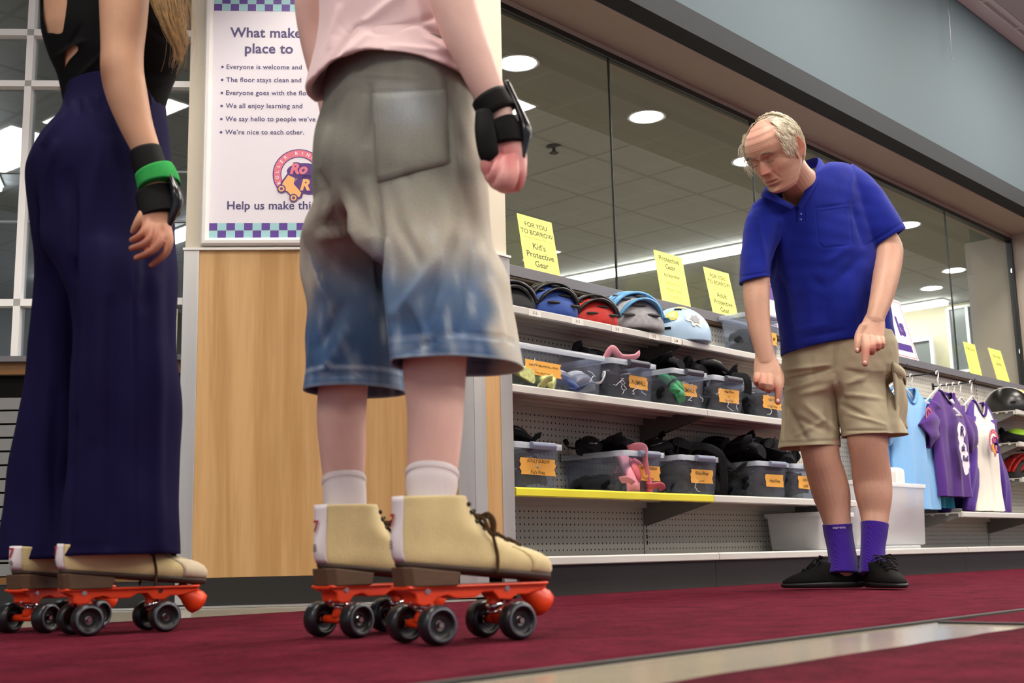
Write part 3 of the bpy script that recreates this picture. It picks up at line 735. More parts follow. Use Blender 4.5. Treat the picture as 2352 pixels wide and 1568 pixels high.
fill('in the bin half behind the man’s leg', 4.985, 5.195, 2.895, 3.12, ZL+.008, 8, .82, layers=2)
fill('in the clear bin on the top shelf', 4.88, 5.11, 2.985, 3.10, 1.066, 4, .85, m1=dg, m2=dg)
# kids' sets in the wide bin: pale pads, yellow-green mesh, blue
gm = mat('yellow green mesh', '#c9d08c', .7, var=.2, vscale=60); wm2 = mat('white pad', '#dcdde0', .6); bm = mat('blue pad', '#3a4f86', .6); pm = mat('pink pad', '#e79aa8', .6); pm2 = mat('coral pad', '#cf5f6e', .6); gn = mat('green pad', '#2f8f5a', .6)
for i, (x, y, z, m1, m2, nm) in enumerate([(3.14, 2.91, .775, gm, gm, 'yellow green'), (3.27, 2.92, .775, gm, wm2, 'yellow green and white'), (3.40, 2.92, .775, bm, wm2, 'blue and white'), (3.52, 2.92, .78, wm2, wm2, 'white'), (3.20, 3.03, .79, wm2, gm, 'white and green'), (3.46, 3.04, .79, bm, bm, 'blue'), (3.10, 3.04, .78, pm, pm, 'pink')]):
    pad('%s child’s pad inside the wide clear bin on the middle shelf' % nm, (x, y, z), i*.6, .95, (.3*sin(i), .3*cos(i*2)), m1, m2, 'children’s pads in the wide clear bin')
for i, (x, y, z, m1, m2, nm) in enumerate([(3.76, 2.885, .45, pm, pm2, 'pink'), (3.84, 2.90, .43, pm2, pm, 'coral and pink')]):
    pad('%s pad pressed against the side of a clear bin on the lowest shelf' % nm, (x, y, z), .4+i, .95, (1.2, .2), m1, m2, 'pink pads in the lowest shelf bin')
fill('in the lowest shelf bin with the pink pads', 3.71, 3.925, 2.97, 3.13, ZL+.008, 4, .8)
pad('green pad in the bin labelled SMALL', (4.10, 2.89, ZM+.08), .3, .8, (.9, .1), gn, gn)
# pads heaped above the rims
def heap(label, pts, s, group):
    for i, (x, y, z) in enumerate(pts): pad(label, (x, y, z), i*1.1, s, (.35*sin(i*2.1), .35*cos(i*1.3)), group=group)
heap('black pad heaped above the rim of the X-SMALL or SMALL bin', [(3.70, 3.05, .915), (3.82, 3.07, .92), (4.13, 3.06, .915), (4.22, 3.0, .93)], .9, 'black pads above the middle bins')
heap('black pad heaped on the middle shelf bins near the man’s hand', [(4.42, 3.02, .925), (4.50, 2.95, .935), (4.56, 3.06, .93), (4.80, 3.05, .915)], .95, 'black pads by the man’s hand')
heap('black pad heaped above the first lowest shelf bins', [(3.12, 3.04, .565), (3.24, 3.0, .562), (3.75, 3.06, .558), (3.85, 3.0, .562), (4.12, 3.0, .562), (4.24, 2.97, .57)], .9, 'black pads above the lowest bins')
heap('big black pad in the heap above the Adult Knee bin', [(4.45, 3.03, .43), (4.50, 2.96, .50), (4.58, 3.05, .53), (4.68, 2.93, .575), (4.78, 2.97, .60), (4.86, 2.90, .58), (4.70, 3.08, .60), (4.86, 3.07, .575), (5.03, 2.95, .57), (5.13, 3.02, .575)], 1.15, 'black pads above the Adult Knee bin')
# pink straps
def ribbon(label, pts, w, m, name='pink_strap', flat=.12, cat='strap', grp=None):
    t = thing(name, label, cat, tuple(pts[0]), 0, grp); mb = MB(); mb.tube(smooth_path(pts, 5), w, 12, flat=flat, ref=(0, -1, .2)); mb.build('strap_band', m, t, world=True)
    return t
ribbon('pink strap hanging over the rim of a lowest shelf bin', [V((3.80, 2.90, .55)), V((3.795, 2.845, .557)), V((3.796, 2.813, .548)), V((3.80, 2.818, .515)), V((3.81, 2.820, .47)), V((3.815, 2.818, .445))], .016, pm)
ribbon('pink twisted strap lying on top of the X-SMALL bin', [V((3.70, 2.92, .905)), V((3.72, 2.90, .945)), V((3.76, 2.90, .925)), V((3.80, 2.91, .918)), V((3.86, 2.90, .925)), V((3.90, 2.90, .945))], .016, pm, flat=.3)
ribbon('black strap hanging down the corner of the Kid’s Elbow bin', [V((4.20, 2.95, .565)), V((4.29, 2.88, .585)), V((4.335, 2.822, .55)), V((4.345, 2.815, .48)), V((4.35, 2.82, .40)), V((4.345, 2.85, .379))], .017, bk, 'black_strap')
ribbon('black strap with a white mark hanging over the middle shelf bin beside the man', [V((4.55, 2.95, .92)), V((4.585, 2.85, .915)), V((4.59, 2.823, .89)), V((4.59, 2.822, .845)), V((4.588, 2.825, .83))], .017, bk, 'black_strap')

# milky bins on the base deck
fb = thing('flat_lid', 'flat white plastic lid lying under the tall milky bin', 'lid', (5.9, 2.9, .139))
MB().box(5.57, 6.25, 2.835, 3.12, .139, .155).build('lid_plate', M['plastic_milky'], fb, world=True, bevel=.005)
bin_('tall milky plastic bin on the base deck under the blue shirts', 5.56, 6.37, 2.84, 3.14, .156, .325, None, None, 0, True, 'plastic_milky', seed=20, group=None)
bin_('low milky plastic bin under the lowest shelf, behind the man’s socks', 5.18, 5.50, 2.83, 3.13, .139, .18, None, None, 0, True, 'plastic_milky', seed=21, group=None)
blk = thing('white_bottle', 'white plastic bottle standing in the tall milky bin under the blue shirts', 'bottle', (6.02, 2.93, .165))
MB().box(6.12, 6.24, 2.88, 2.99, .165, .57).build('bottle_body', M['white'], blk, world=True, bevel=.025)
# ------------------------------------------------------------------ helmets
def dome(mb, rx, ry, rz, z0=0, n=40, k=14, m=0, cut=0.0, fn=None, amax=.5):
    rings = []
    for j in range(k+1):
        a = pi*amax*j/k; ring = []
        for i in range(n):
            b = 2*pi*i/n; s = 1
            if fn: s = fn(b, j/k)
            ring.append(V((rx*cos(a)*cos(b)*s, ry*cos(a)*sin(b)*s, z0+rz*sin(a)*(1 if j else 1) + cut*cos(b)*(1-j/k))))
        rings.append(ring)
    mb.loft(rings, True, True, m); return mb
def skate_helmet(label, loc, rz, col, decals=(), scale=1, trim=None, tape=None, group='helmets for sale and to borrow'):
    t = thing('skate_helmet', label, 'helmet', loc, rz, group)
    shell = mat(label[:24]+' shell', col, .28); mb = MB(); s = scale
    def fn(b, v): return 1+.03*(1-v)*cos(2*b)
    base = [[V((.135*s*q*cos(2*pi*i/40)*(1+.03*cos(4*pi*i/40)), .108*s*q*sin(2*pi*i/40)*(1+.03*cos(4*pi*i/40)), z)) for i in range(40)] for q, z in ((.93, .0), (.985, .0), (.995, .004*s), (1.0, .028*s))]
    m0 = MB(); dome(m0, .135*s, .108*s, .125*s, .03*s, fn=fn); mb.loft(base+[m0.v[k*40:(k+1)*40] for k in range(len(m0.v)//40)])
    sh = mb.build('shell', shell, t)
    vm = M['dark']
    mb = MB()
    for sy in (-1, 1):
        for b_, e_, w_ in ((1.15, .16, .017), (1.55, 1.0, .016)):
            n_ = V((cos(e_)*cos(b_)/.135, cos(e_)*sin(b_)*sy/.108, sin(e_)/.125)).normalized(); u_ = n_.cross(UP).normalized(); v_ = n_.cross(u_); c_ = V((.1345*s*cos(e_)*cos(b_), sy*.1075*s*cos(e_)*sin(b_), .03*s+.1245*s*sin(e_)))
            mb.obox(c_-u_*w_-v_*.0055-n_*.01, u_*2*w_, v_*.011, n_*.0118)
    mb.build('vent', vm, t)
    mb = MB()
    for sy in (-1, 1): mb.tube([V((.02, sy*.10*s, .01)), V((.03, sy*.085*s, -.018)), V((.05, sy*.03*s, -.026))], .008, 6, flat=.25)
    mb.build('chin_strap', bk, t)
    if trim:
        mb = MB()
        for y in (-.045, .045): mb.tube([V((.137*s*cos(a), y*s*1.0, .03*s+.127*s*sin(a)*.935)) for a in [pi*k/24 for k in range(1, 24)]], .0025, 6)
        mb.build('piping', trim, t)
    for k, (b, e, r, c) in enumerate(decals):
        mb = MB(); n = V((cos(e)*cos(b)/.135, cos(e)*sin(b)/.108, sin(e)/.125)).normalized(); c0 = V((.136*s*cos(e)*cos(b), .109*s*cos(e)*sin(b), .03*s+.126*s*sin(e)))
        u = n.cross(UP).normalized(); w = n.cross(u)
        for q, cc in enumerate(c):
            rr = r*(1-.38*q); mb2 = []
            for i in range(28):
                a = 2*pi*i/28; ra = rr*(1+.22*cos(6*a)*(1 if k % 2 == 0 else 0)+.08*cos(3*a)); x = ra*cos(a); y = ra*sin(a)
                mb2.append(c0+n*(.0012+.0004*q-(x*x+y*y)/(2*.125))+u*x+w*y)
            mb.poly(mb2, q)
        mb.build('sticker', [mat('sticker', x, .5) for x in c], sh)
    if tape:
        b, e = tape; n = V((cos(e)*cos(b)/.135, cos(e)*sin(b)/.108, sin(e)/.125)).normalized(); c0 = V((.137*s*cos(e)*cos(b), .11*s*cos(e)*sin(b), .03*s+.127*s*sin(e)))
        u = n.cross(UP).normalized(); w = n.cross(u)
        mb = MB(); mb.loft([[c0+u*(.055*s*i/5)+w*y-n*((.055*s*i/5)**2/.27+y*y/.24-.002) for i in range(-5, 6)] for y in [-.028*s, -.01*s, .01*s, .028*s]], closed=False); mb.build('price_tape', M['tape'], t)
    return t
def bike_helmet(label, loc, rz, c1, c2, c3=None, s=1, visor=True, group='helmets for sale and to borrow', ribs=6):
    t = thing('bike_helmet', label, 'helmet', loc, rz, group)
    a1 = mat(label[:20]+' shell', c1, .35); a2 = mat(label[:20]+' liner', c2, .6, var=.15, vscale=60)
    # foam liner, pointed at the back
    def fn(b, v): return 1+.05*(1-v)*cos(b)+.02*cos(2*b)
    m0 = MB(); dome(m0, .136*s, .101*s, .126*s, .02, fn=fn)
    base = [[V((.136*s*q*cos(2*pi*i/40)*(1+.05*cos(2*pi*i/40)+.02*cos(4*pi*i/40)), .101*s*q*sin(2*pi*i/40)*(1+.05*cos(2*pi*i/40)+.02*cos(4*pi*i/40)), z)) for i in range(40)] for q, z in ((.9, 0), (.97, 0), (.99, .003), (1, .016))]
    mb = MB(); mb.loft(base+[m0.v[k*40:(k+1)*40] for k in range(len(m0.v)//40)])
    mb.build('liner', a2, t)
    # outer ribs
    for k in range(ribs):
        y = (-1+2*(k+.5)/ribs); mb = MB(); rings = []
        for j in range(17):
            a = pi*(.06+.88*j/16); rr = sqrt(max(.05, 1-.82*y*y)); w = .0135*s*(1+.9*sin(a))*(6/ribs)**.8
            c = V((.142*s*cos(a)*rr*(1.05 if cos(a) > 0 else 1), .101*s*y*(.55+.45*sin(a)), .02+.132*s*sin(a)*rr))
            n = V((cos(a), y*.8, sin(a))).normalized(); rings.append([c+V((0, w, 0))-n*.006, c+V((0, w*.8, 0))+n*.004, c+n*.007, c+V((0, -w*.8, 0))+n*.004, c+V((0, -w, 0))-n*.006])
        mb.loft(rings); mb.build('shell_rib', a1, t)
    if c3:
        mb = MB()
        for k in range(ribs-1):
            y = (-1+2*(k+1)/ribs)
            for a in (.9, 1.5, 2.1): rr = sqrt(max(.05, 1-.82*y*y)); mb.sphere(V((.139*s*cos(a)*rr, .101*s*y*(.55+.45*sin(a)), .02+.129*s*sin(a)*rr)), (.026*s, .007*s, .007*s), 10, 6)
        for sy in (-1, 1):
            for x, z in ((-.07, .045), (.04, .05), (-.02, .085)): mb.sphere(V((x*s, sy*.101*s*sqrt(max(.1, 1-(x/.14)**2-((z-.02)/.128)**2))*.985, z*s)), (.036*s, .009*s, .0075*s), 14, 6)
        mb.build('vent', mat(label[:20]+' vents', c3, .6), t)
    if visor:
        mb = MB(); mb.loft([[V((.12*s+.055*s*q*cos(a), .088*s*sin(a)*(1-.15*q), .032+.018*(1-q)+.022*cos(a))) for a in [-1.1+2.2*k/14 for k in range(15)]] for q in (.3, .65, 1)], closed=False); mb.build('visor', a1, t, solid=.003)
    return t
HZ = 1.058
bike_helmet('small black mesh helmet at the column end of the top shelf', (3.30, 3.06, HZ), 2.6, '#23252b', '#1a1c22', None, .8, False)
bike_helmet('blue helmet with black ribs on the top shelf, next to the black mesh one', (3.50, 3.03, HZ), 2.9, '#14161b', '#21489a', '#0e1014', .92, False, ribs=5)
bike_helmet('small red helmet with a dark top on the top shelf', (3.765, 3.03, HZ), 2.7, '#2b2b2d', '#c0281f', '#20201f', .83, False, ribs=4)
bike_helmet('light blue and grey helmet on the top shelf, between the red and the stickered one', (4.02, 3.03, HZ+.012), -.25, '#5e9fcf', '#9d9da0', '#3c3e42', 1.12, True, ribs=5)
skate_helmet('pale blue skate helmet with stickers on the top shelf', (4.37, 3.03, HZ), -4.0, '#aecbe4', [(2.15, .48, .036, ('#e9e6d2', '#8a8c95')), (1.30, .66, .028, ('#e7d45a', '#efe2a0')), (1.9, 1.2, .022, ('#e0cf8a',))], 1.06)
RZ = 1.0275
skate_helmet('black skate helmet with white piping and orange tape on the short shelf at right', (8.22, 3.03, RZ), -1.5, '#1b1b1c', [], 1.12, M['white'], (.1, .75))
skate_helmet('pale lilac skate helmet at the right edge of the short shelf', (8.56, 3.01, RZ), -1.5, '#c9c4ea', [(-.3, .9, .04, ('#7fb6d9', '#3f7fb0'))], 1.08, None, (.25, .45))
pad('black pad with lime green strap on the short shelf at the right edge', (8.30, 3.02, .845), .5, 1.25, (.2, -.3), None, mat('lime green', '#9ed32f', .5), None)
pad('black pad at the back of the short shelf at the right edge', (8.48, 3.07, .845), 1.7, 1.25, (.4, -.1))
bike_helmet('red and black helmet on the lower short shelf at the right edge', (8.36, 3.03, .583), -.35, '#b3201d', '#1a1a1b', '#111111', 1.15, True)

# ------------------------------------------------------------------ shirts on hangers
def hook(label, x, z, y1=2.90):
    t = thing('display_hook', label, 'hook', (x, 3.17, z), 0, 'black hooks on the pegboard')
    mb = MB(); mb.tube([V((x, 3.174, z)), V((x, 3.0, z-.002)), V((x, y1+.01, z+.004)), V((x, y1, z+.022))], .004, 8); mb.box(x-.012, x+.012, 3.170, 3.1745, z-.02, z+.02); mb.build('hook_arm', M['blackframe'], t, world=True)
hook('black hook holding the pale blue shirts', 6.41, 1.140); hook('black hook holding the purple shirt', 6.80, 1.148); hook('black hook holding the white shirt with purple sleeves', 7.36, 1.146)
hang = mat('white plastic hanger', '#e6e6e4', .35)
def hanger(label, x, y, z, w=.40, group='white plastic hangers'):
    t = thing('clothes_hanger', label, 'hanger', (x, y, z), 0, group)
    mb = MB(); pts = [V((.0, 0, .012))]+[V((.019*sin(a), 0, .0-.007+.019*cos(a))) for a in [.3*k for k in range(0, 8)]]
    pts = [V((-.018, 0, -.012)), V((-.016, 0, .004)), V((0, 0, .011)), V((.016, 0, .002)), V((.012, 0, -.02)), V((0, 0, -.035)), V((0, 0, -.085))]
    mb.tube(pts, .0042, 8); mb.build('hanger_hook', hang, t)
    mb = MB(); mb.tube([V((-w/2, 0, -.19)), V((-w/4, 0, -.135)), V((0, 0, -.085)), V((w/4, 0, -.135)), V((w/2, 0, -.19)), V((0, 0, -.195)), V((-w/2, 0, -.19))], .005, 8); mb.build('hanger_frame', hang, t)
    return t
def shirt(label, x, y, ztop, L, w, col, sleeve=None, collar=None, long=False, seed=1, vneck=False, deco=None, group=None):
    """hanging shirt facing -Y; ztop = neck point height"""
    ztop += .022; L += .02
    t = thing('t_shirt', label, 'shirt', (x, y, ztop), 0, group)
    fm = mat(label[:26]+' cloth', col, .85, sheen=.2, bump=.0003, bscale=500)
    n = 128 if long else 48; rings = []
    def prof(v):          # v 0 top..1 hem -> half width, half depth, z
        if v < .14: hw = .085+(w/2-.085)*(v/.14)**.7
        elif v < .3: hw = w/2*(1-.04*(v-.14)/.16)
        else: hw = w/2*(.96+.06*(v-.3)/.7)
        return hw, .012+.035*min(1, v*3), -.015-.0-(L*v if v > .14 else .075*(v/.14)**1.15 + (L*.14-.075)*(v/.14))
    K = 40
    for j in range(K+1):
        v = j/K; hw, hd, z = prof(v); ring = []
        for i in range(n):
            a = 2*pi*i/n; c, s_ = cos(a), sin(a)
            px = hw*(abs(c)**.8)*(1 if c > 0 else -1); fold = .016*v*sin(px*38+seed*2+2*v)+.008*v*sin(px*80+seed)+.010*noise.noise(V((px*7, v*3, seed)))
            py = hd*s_*(1-.15*abs(c)) + fold
            zz = z
            if v < .05 and vneck is not None: pass
            drop = 0
            if abs(px) < .085 and s_ < 0: drop = (.10 if not vneck else .07)*(1-(px/.085)**2)*max(0, 1-v/.16)
            ring.append(V((px, py, zz-drop*.9)))
        rings.append(ring)
    mb = MB(); mb.loft(rings, False, False); body = mb.build('shirt_body', fm, t)
    sm = mat(label[:26]+' sleeve', sleeve, .85, sheen=.2) if sleeve else fm
    for sg in (-1, 1):
        mb = MB(); pts = []
        Ls = .62 if long else .25
        rr = []; m = 14
        for q in range(m+1):
            u = q/m; ax_ = sg*(w/2*.62+ (w/2*.30+.13*min(1, u*1.6)*(.55 if long else 1))*u**.8); az = -.125 - Ls*u*(.93 if long else .70)
            pts.append(V((ax_+sg*.01*sin(5*u+seed), -.004+.01*sin(7*u), az))); rr.append((.080-.022*u) if long else (.082+.004*u))
        rgs = []
        for q in range(m+1):
            tn = (pts[min(q+1, m)]-pts[max(q-1, 0)]).normalized(); uu = V((0, 1, 0)); ww = tn.cross(uu).normalized()
            rgs.append([pts[q]+ww*(rr[q]*cos(2*pi*k/24))+uu*(.026*sin(2*pi*k/24)+.006*sin(4*2*pi*k/24+q*.8)) for k in range(24)])
        mb.loft(rgs, True, False); mb.build('sleeve', sm, t, solid=.0015)
    if long and sleeve:
        body.data.materials.append(sm)
        for p in body.data.polygons:
            c = p.center
            if abs(c.x) > .078+(w/2-.078)*min(1.2, -(c.z+.02)/.21): p.material_index = 1
    if collar:
        cm = mat(label[:26]+' collar', collar, .85); mb = MB(); pts = []
        for k in range(33):
            a = 2*pi*k/32; px = .085*cos(a); s_ = sin(a)
            pts.append(V((px, (.014*s_)-.012 if s_ < 0 else .014*s_, -.015-((.095 if not vneck else .07)*(1-(px/.087)**2) if s_ < 0 else .012*(1-(px/.085)**2)))))
        mb.tube(pts, .0085, 8, flat=.55); mb.build('collar', cm, t)
    return t, body
yS = 2.93
blue = '#82b7e8'
zS = 1.135
for i, (x, y) in enumerate([(6.41, 3.10), (6.41, 3.05), (6.41, 3.0), (6.41, 2.945)]): hanger('white hanger on the first hook, %s from the wall' % ['first', 'second', 'third', 'fourth'][i], x, y, zS+.006)
t, b = shirt('pale blue shirt with a small round logo, in front of the blue shirts', 6.49, 2.945, .985+.05, .67, .47, blue, None, '#75a9db', seed=1)
lm = [mat('shirt paper', '#ffffff', .6), mat('n1', '#4a2a86', .6), mat('n2', '#77ffcc', .6), mat('n3', '#333333', .6), mat('logo coral', '#d9636f', .7), mat('logo orange', '#eda04c', .7), mat('logo violet', '#4e2c80', .7), mat('logo pale', '#f0e6e6', .7)]
emblem('printed_logo', (6.575, 2.872, .88), V((1, 0, 0)), UP, .045, lm, t, V((0, -1, 0)))
mb = MB(); mb.box(6.475, 6.505, 2.9500, 2.9515, .925, .955); mb.build('neck_label', mat('dark neck print', '#2b3350', .7), t, world=True)
shirt('second pale blue shirt hanging behind the one with the logo', 6.44, 3.01, .985+.05, .65, .46, blue, None, '#75a9db', seed=4)
shirt('third pale blue shirt nearest the wall on the first hook', 6.40, 3.085, .985+.05, .61, .45, '#7db2e4', None, '#75a9db', seed=7)
for i, (x, y) in enumerate([(6.80, 3.11), (6.80, 3.06), (6.80, 2.90)]): hanger('white hanger on the hook of the purple shirt, %s from the wall' % ['first', 'second', 'third'][i], x, y, zS+.012)
t, b = shirt('purple lace-neck shirt with white script lettering', 6.885, 2.895, 1.035, .595, .45, '#53307f', None, '#472873', seed=2, vneck=True)
pw = [mat('white shirt print', '#ece9f0', .7), mat('dark shirt print', '#3a2464', .7)]
mb = MB()
for k, s in enumerate(['S', 'k', 'R', 'll']): pass
def blot(cx, cz, r, m, y): mb.poly([V((cx+r*cos(2*pi*q/18)*1.1, y, cz+r*.9*sin(2*pi*q/18)*(1+.15*cos(3*2*pi*q/18)))) for q in range(18)], m)
for kq, (cx, cz, r) in enumerate(((6.840, .80, .052), (6.820, .755, .036), (6.835, .70, .048), (6.850, .655, .05), (6.855, .61, .046), (6.850, .575, .032))): blot(cx, cz, r, 0, 2.802-kq*.0006)
put_text(mb, 'R', (6.835, 2.7970, .77), V((1, 0, 0)), UP, size=.058, align='C', bold=.03, shear=.3, m=1)
put_text(mb, 'sk', (6.835, 2.7970, .683), V((1, 0, 0)), UP, size=.04, align='C', bold=.03, shear=.3, m=1)
put_text(mb, 'Roll', (6.852, 2.7970, .625), V((1, 0, 0)), UP, size=.034, align='C', bold=.03, shear=.3, m=1)
mb.build('script_print', pw, t, world=True)
mb = MB(); 
mb.tube([V((6.845, 2.838, .935)), V((6.885, 2.826, .905)), V((6.91, 2.826, .89))], .008, 6); mb.tube([V((6.845, 2.826, .895)), V((6.915, 2.826, .895))], .005, 6); mb.tube([V((6.87, 2.86, .99)), V((6.885, 2.855, .965))], .010, 6)
mb.build('lacing', pw[0], t, world=True)
MB().poly([V((6.905, 2.845, .925)), V((6.925, 2.845, .93)), V((6.918, 2.843, .83))]) 
shirt('teal shirt whose hem shows below the purple shirt', 6.93, 3.02, 1.015, .635, .44, '#1d7f9c', None, None, seed=9)
shirt('darker purple shirt behind the lace-neck shirt', 6.80, 3.09, 1.04, .55, .44, '#46217f', None, None, seed=11)
for i, (x, y) in enumerate([(7.36, 3.12), (7.36, 3.08), (7.36, 3.04), (7.36, 3.0), (7.36, 2.93)]): hanger('white hanger on the third hook, %s from the wall' % ['first', 'second', 'third', 'fourth', 'fifth'][i], x, y, zS+.010)
t, b = shirt('white raglan shirt with purple sleeves and a printed logo', 7.44, 2.925, 1.025, .66, .45, '#e9e6da', '#4b2a86', '#45277b', True, seed=3)
emblem('printed_logo', (7.385, 2.830, .765), V((1, 0, 0)), UP, .078, lm, t, V((0, -1, 0)))
shirt('dark purple shirt behind the white raglan shirt', 7.34, 3.04, 1.02, .63, .44, '#3c2176', None, None, True, seed=13)
# ------------------------------------------------------------------ roller skates
M['suede'] = mat('tan suede', '#dbc893', .9, var=.10, vscale=18, bump=.0006, bscale=220, sheen=.4)
M['heelstrip'] = mat('white heel strip', '#e3dcdf', .5)
M['sole'] = mat('dark brown sole', '#3b2a20', .6)
M['heelblock'] = mat('brown heel', '#5d4430', .6, var=.12, vscale=30, stretch=(1, 1, 8))
M['orange'] = mat('orange nylon plate', '#f0461c', .35)
M['tyre'] = mat('black urethane wheel', '#1b1c20', .32)
M['hub'] = mat('dark wheel hub', '#111114', .35)
M['tyreprint'] = mat('grey wheel print', '#5a5d68', .5)
M['lace'] = mat('brown lace', '#4a3620', .8)
M['eyelet'] = mat('dark eyelet', '#2b1f14', .5)
M['toecap'] = mat('scuffed tan toe', '#cdbfa3', .7, var=.1, vscale=30)
M['redmark'] = mat('red heel mark', '#a8242c', .6)
M['inkblue'] = mat('dark pen', '#4a4a58', .6)

def foot_ring(xb, xf, hw_b, hw_f, z_b, z_f, n=40, ball=.70, toe=.8, dz=None):
    """foot-shaped outline; xb heel, xf toe"""
    pts = []
    for k in range(n):
        a = 2*pi*k/n; c, s = cos(a), sin(a); u = (c+1)/2      # u=1 toe
        L = xf-xb
        x = xb + L*u
        e = .5
        w = hw_b*(1-u)+hw_f*u + (.0)*(1)
        bump = exp(-((u-ball)/.2)**2)*.15*hw_f
        y = (abs(s)**.85)*(1 if s > 0 else -1)*(w+bump)
        z = z_b + (z_f-z_b)*u
        pts.append(V((x, y, z)))
    return pts

def make_skate(label, loc, rz, toe_scuff=False, digit='9', laces=True, top=.236, shaft=True):
    t = thing('roller_skate', label, 'roller skate', loc, rz)
    # ---- upper
    prof = [  # z_back, z_front, x_back, x_front, hw_back, hw_front
        (.127, .100, -.116, .172, .028, .030), (.131, .103, -.123, .182, .034, .036), (.140, .112, -.128, .186, .036, .042), (.149, .122, -.130, .185, .037, .042),
        (.157, .132, -.130, .178, .0375, .039), (.164, .141, -.1295, .162, .038, .036), (.170, .149, -.129, .136, .038, .034), (.176, .157, -.128, .108, .038, .033),
        (.182, .166, -.127, .082, .0385, .032), (.189, .176, -.126, .058, .039, .032), (.197, .187, -.125, .039, .0395, .032), (.206, .200, -.1245, .026, .040, .032), (.217, .214, -.124, .018, .0405, .032), (.227, .227, -.124, .012, .041, .032), (top, top+.003, -.124, .009, .042, .033)]
    if not shaft: prof = prof[:9]
    rings = [foot_ring(p[2], p[3], p[4], p[5], p[0], p[1]) for p in prof]
    inner = foot_ring(prof[-1][2]+.004, prof[-1][3]-.004, .037, .028, prof[-1][0], prof[-1][1]); low = foot_ring(prof[-1][2]+.006, prof[-1][3]-.006, .035, .026, prof[-1][0]-.03, prof[-1][1]-.03)
    mb = MB(); mb.loft(rings+[inner, low]); up = mb.build('boot', M['suede'], t, sub=1)
    # toe cap
    mb = MB()
    for_r = []
    for p in prof[1:7]:
        r = foot_ring(p[2], p[3], p[4], p[5], p[0], p[1], 80); c = V((p[2]*.5+p[3]*.5, 0, (p[0]+p[1])/2))
        sel = [q for q in (r[-12:]+r[:13])]
        for_r.append([q+(q-V((.05, 0, q.z))).normalized()*.0016 for q in sel])
    mb.loft(for_r, closed=False); mb.build('toe_cap', M['toecap'] if toe_scuff else M['suede'], t, solid=.0015)
    # white heel strip
    mb = MB(); hr = []
    for p in prof[1:]:
        r = foot_ring(p[2], p[3], p[4], p[5], p[0], p[1], 100); sel = r[44:57]
        hr.append([q+(q-V((-.09, 0, q.z))).normalized()*.0018 for q in sel])
    mb.loft(hr, closed=False); hs = mb.build('heel_strip', M['heelstrip'], t, solid=.0015)
    mb = MB(); xh = -.1372
    def hw(a, b, zc): return V(((-.1312 if shaft else -.1335)+(0 if zc > .155 else -.0028*(1 if shaft else 0)) + (a*a)*11, -a, zc+b))
    put_text(mb, '7', (0, 0, 0), UP, UP, size=.020, align='C', bold=.03, m=0, warp=lambda a, b: hw(a, b, .188 if shaft else .158)); mb.build('heel_mark', [M['redmark'], M['inkblue']], hs); mb = MB()
    put_text(mb, digit, (0, 0, 0), UP, UP, size=.014, align='C', m=1, warp=lambda a, b: hw(a, b, .152 if shaft else .138))
    mb.build('size_digit', [M['redmark'], M['inkblue']], hs)
    # sole + heel block
    mb = MB(); mb.loft([foot_ring(-.114, .172, .026, .030, .120, .092), foot_ring(-.121, .182, .033, .037, .121, .093), foot_ring(-.1245, .1855, .036, .0405, .127, .099), foot_ring(-.124, .1845, .0355, .040, .131, .1035), foot_ring(-.115, .172, .03, .03, .131, .104)])
    mb.build('sole', M['sole'], t)
    mb = MB(); 
    def hb(z, e, f): return [V((x, y, z+dz*f)) for x, y, dz in [(-.122+e, -.018, 0), (-.112+e*.8, -.032, 0), (-.06, -.0345, -.006), (-.022-e, -.034, -.010), (-.022-e, .034, -.010), (-.06, .0345, -.006), (-.112+e*.8, .032, 0), (-.122+e, .018, 0)]]
    mb.loft([hb(.091, .004, 0), hb(.1225, -.001, 1)], True, True, 0, False); mb.build('heel', M['heelblock'], t, bevel=.002)
    # plate (side profile extruded)
    pl = [(-.118, .092), (-.118, .086), (-.100, .078), (-.098, .064), (-.088, .060), (-.070, .062), (-.060, .072), (-.040, .076), (-.025, .070), (.015, .070), (.030, .078), (.050, .079), (.062, .066), (.086, .064), (.100, .072), (.122, .072), (.162, .081), (.162, .092)]
    mb = MB(); mb.prism(pl, (0, -.022, 0), V((1, 0, 0)), UP, V((0, .044, 0))); mb.box(-.118, .162, -.030, .030, .0875, .0925)
    mb.build('plate', M['orange'], t, bevel=.003)
    # toe stop
    d = V((.78, 0, -.62)).normalized(); mb = MB(); mb.lathe([(.014, -.022), (.017, 0), (.022, .012), (.0255, .028), (.024, .037), (.016, .042), (.001, .043)], (.142, 0, .075), d, 24); mb.build('toe_stop', M['orange'], t)
    for sx, nm in ((-1, 'rear'), (1, 'front')):
        ax = sx*.0785
        mb = MB()
        mb.tube([V((ax, -.040, .0315)), V((ax, .040, .0315))], .0075, 10); mb.tube([V((ax, 0, .0315)), V((ax+sx*-.012, 0, .060)), V((ax-sx*.014, 0, .074))], [.014, .013, .010], 10)
        tk = mb.build('truck', M['orange'], t)
        mb = MB(); mb.lathe([(.012, -.006), (.016, -.004), (.016, .004), (.012, .006)], (ax-sx*.010, 0, .056), (-sx*.35, 0, 1), 16); mb.lathe([(.017, -.0015), (.017, .0015)], (ax-sx*.006, 0, .049), (-sx*.35, 0, 1), 16); mb.tube([V((ax+sx*.02, 0, .058)), V((ax+sx*.004, 0, .084))], .005, 8)
        mb.tube([V((ax+sx*.0, -.024, .083)), V((ax+sx*.0, .024, .083))], .005, 8); mb.build('kingpin', M['chrome'], t)
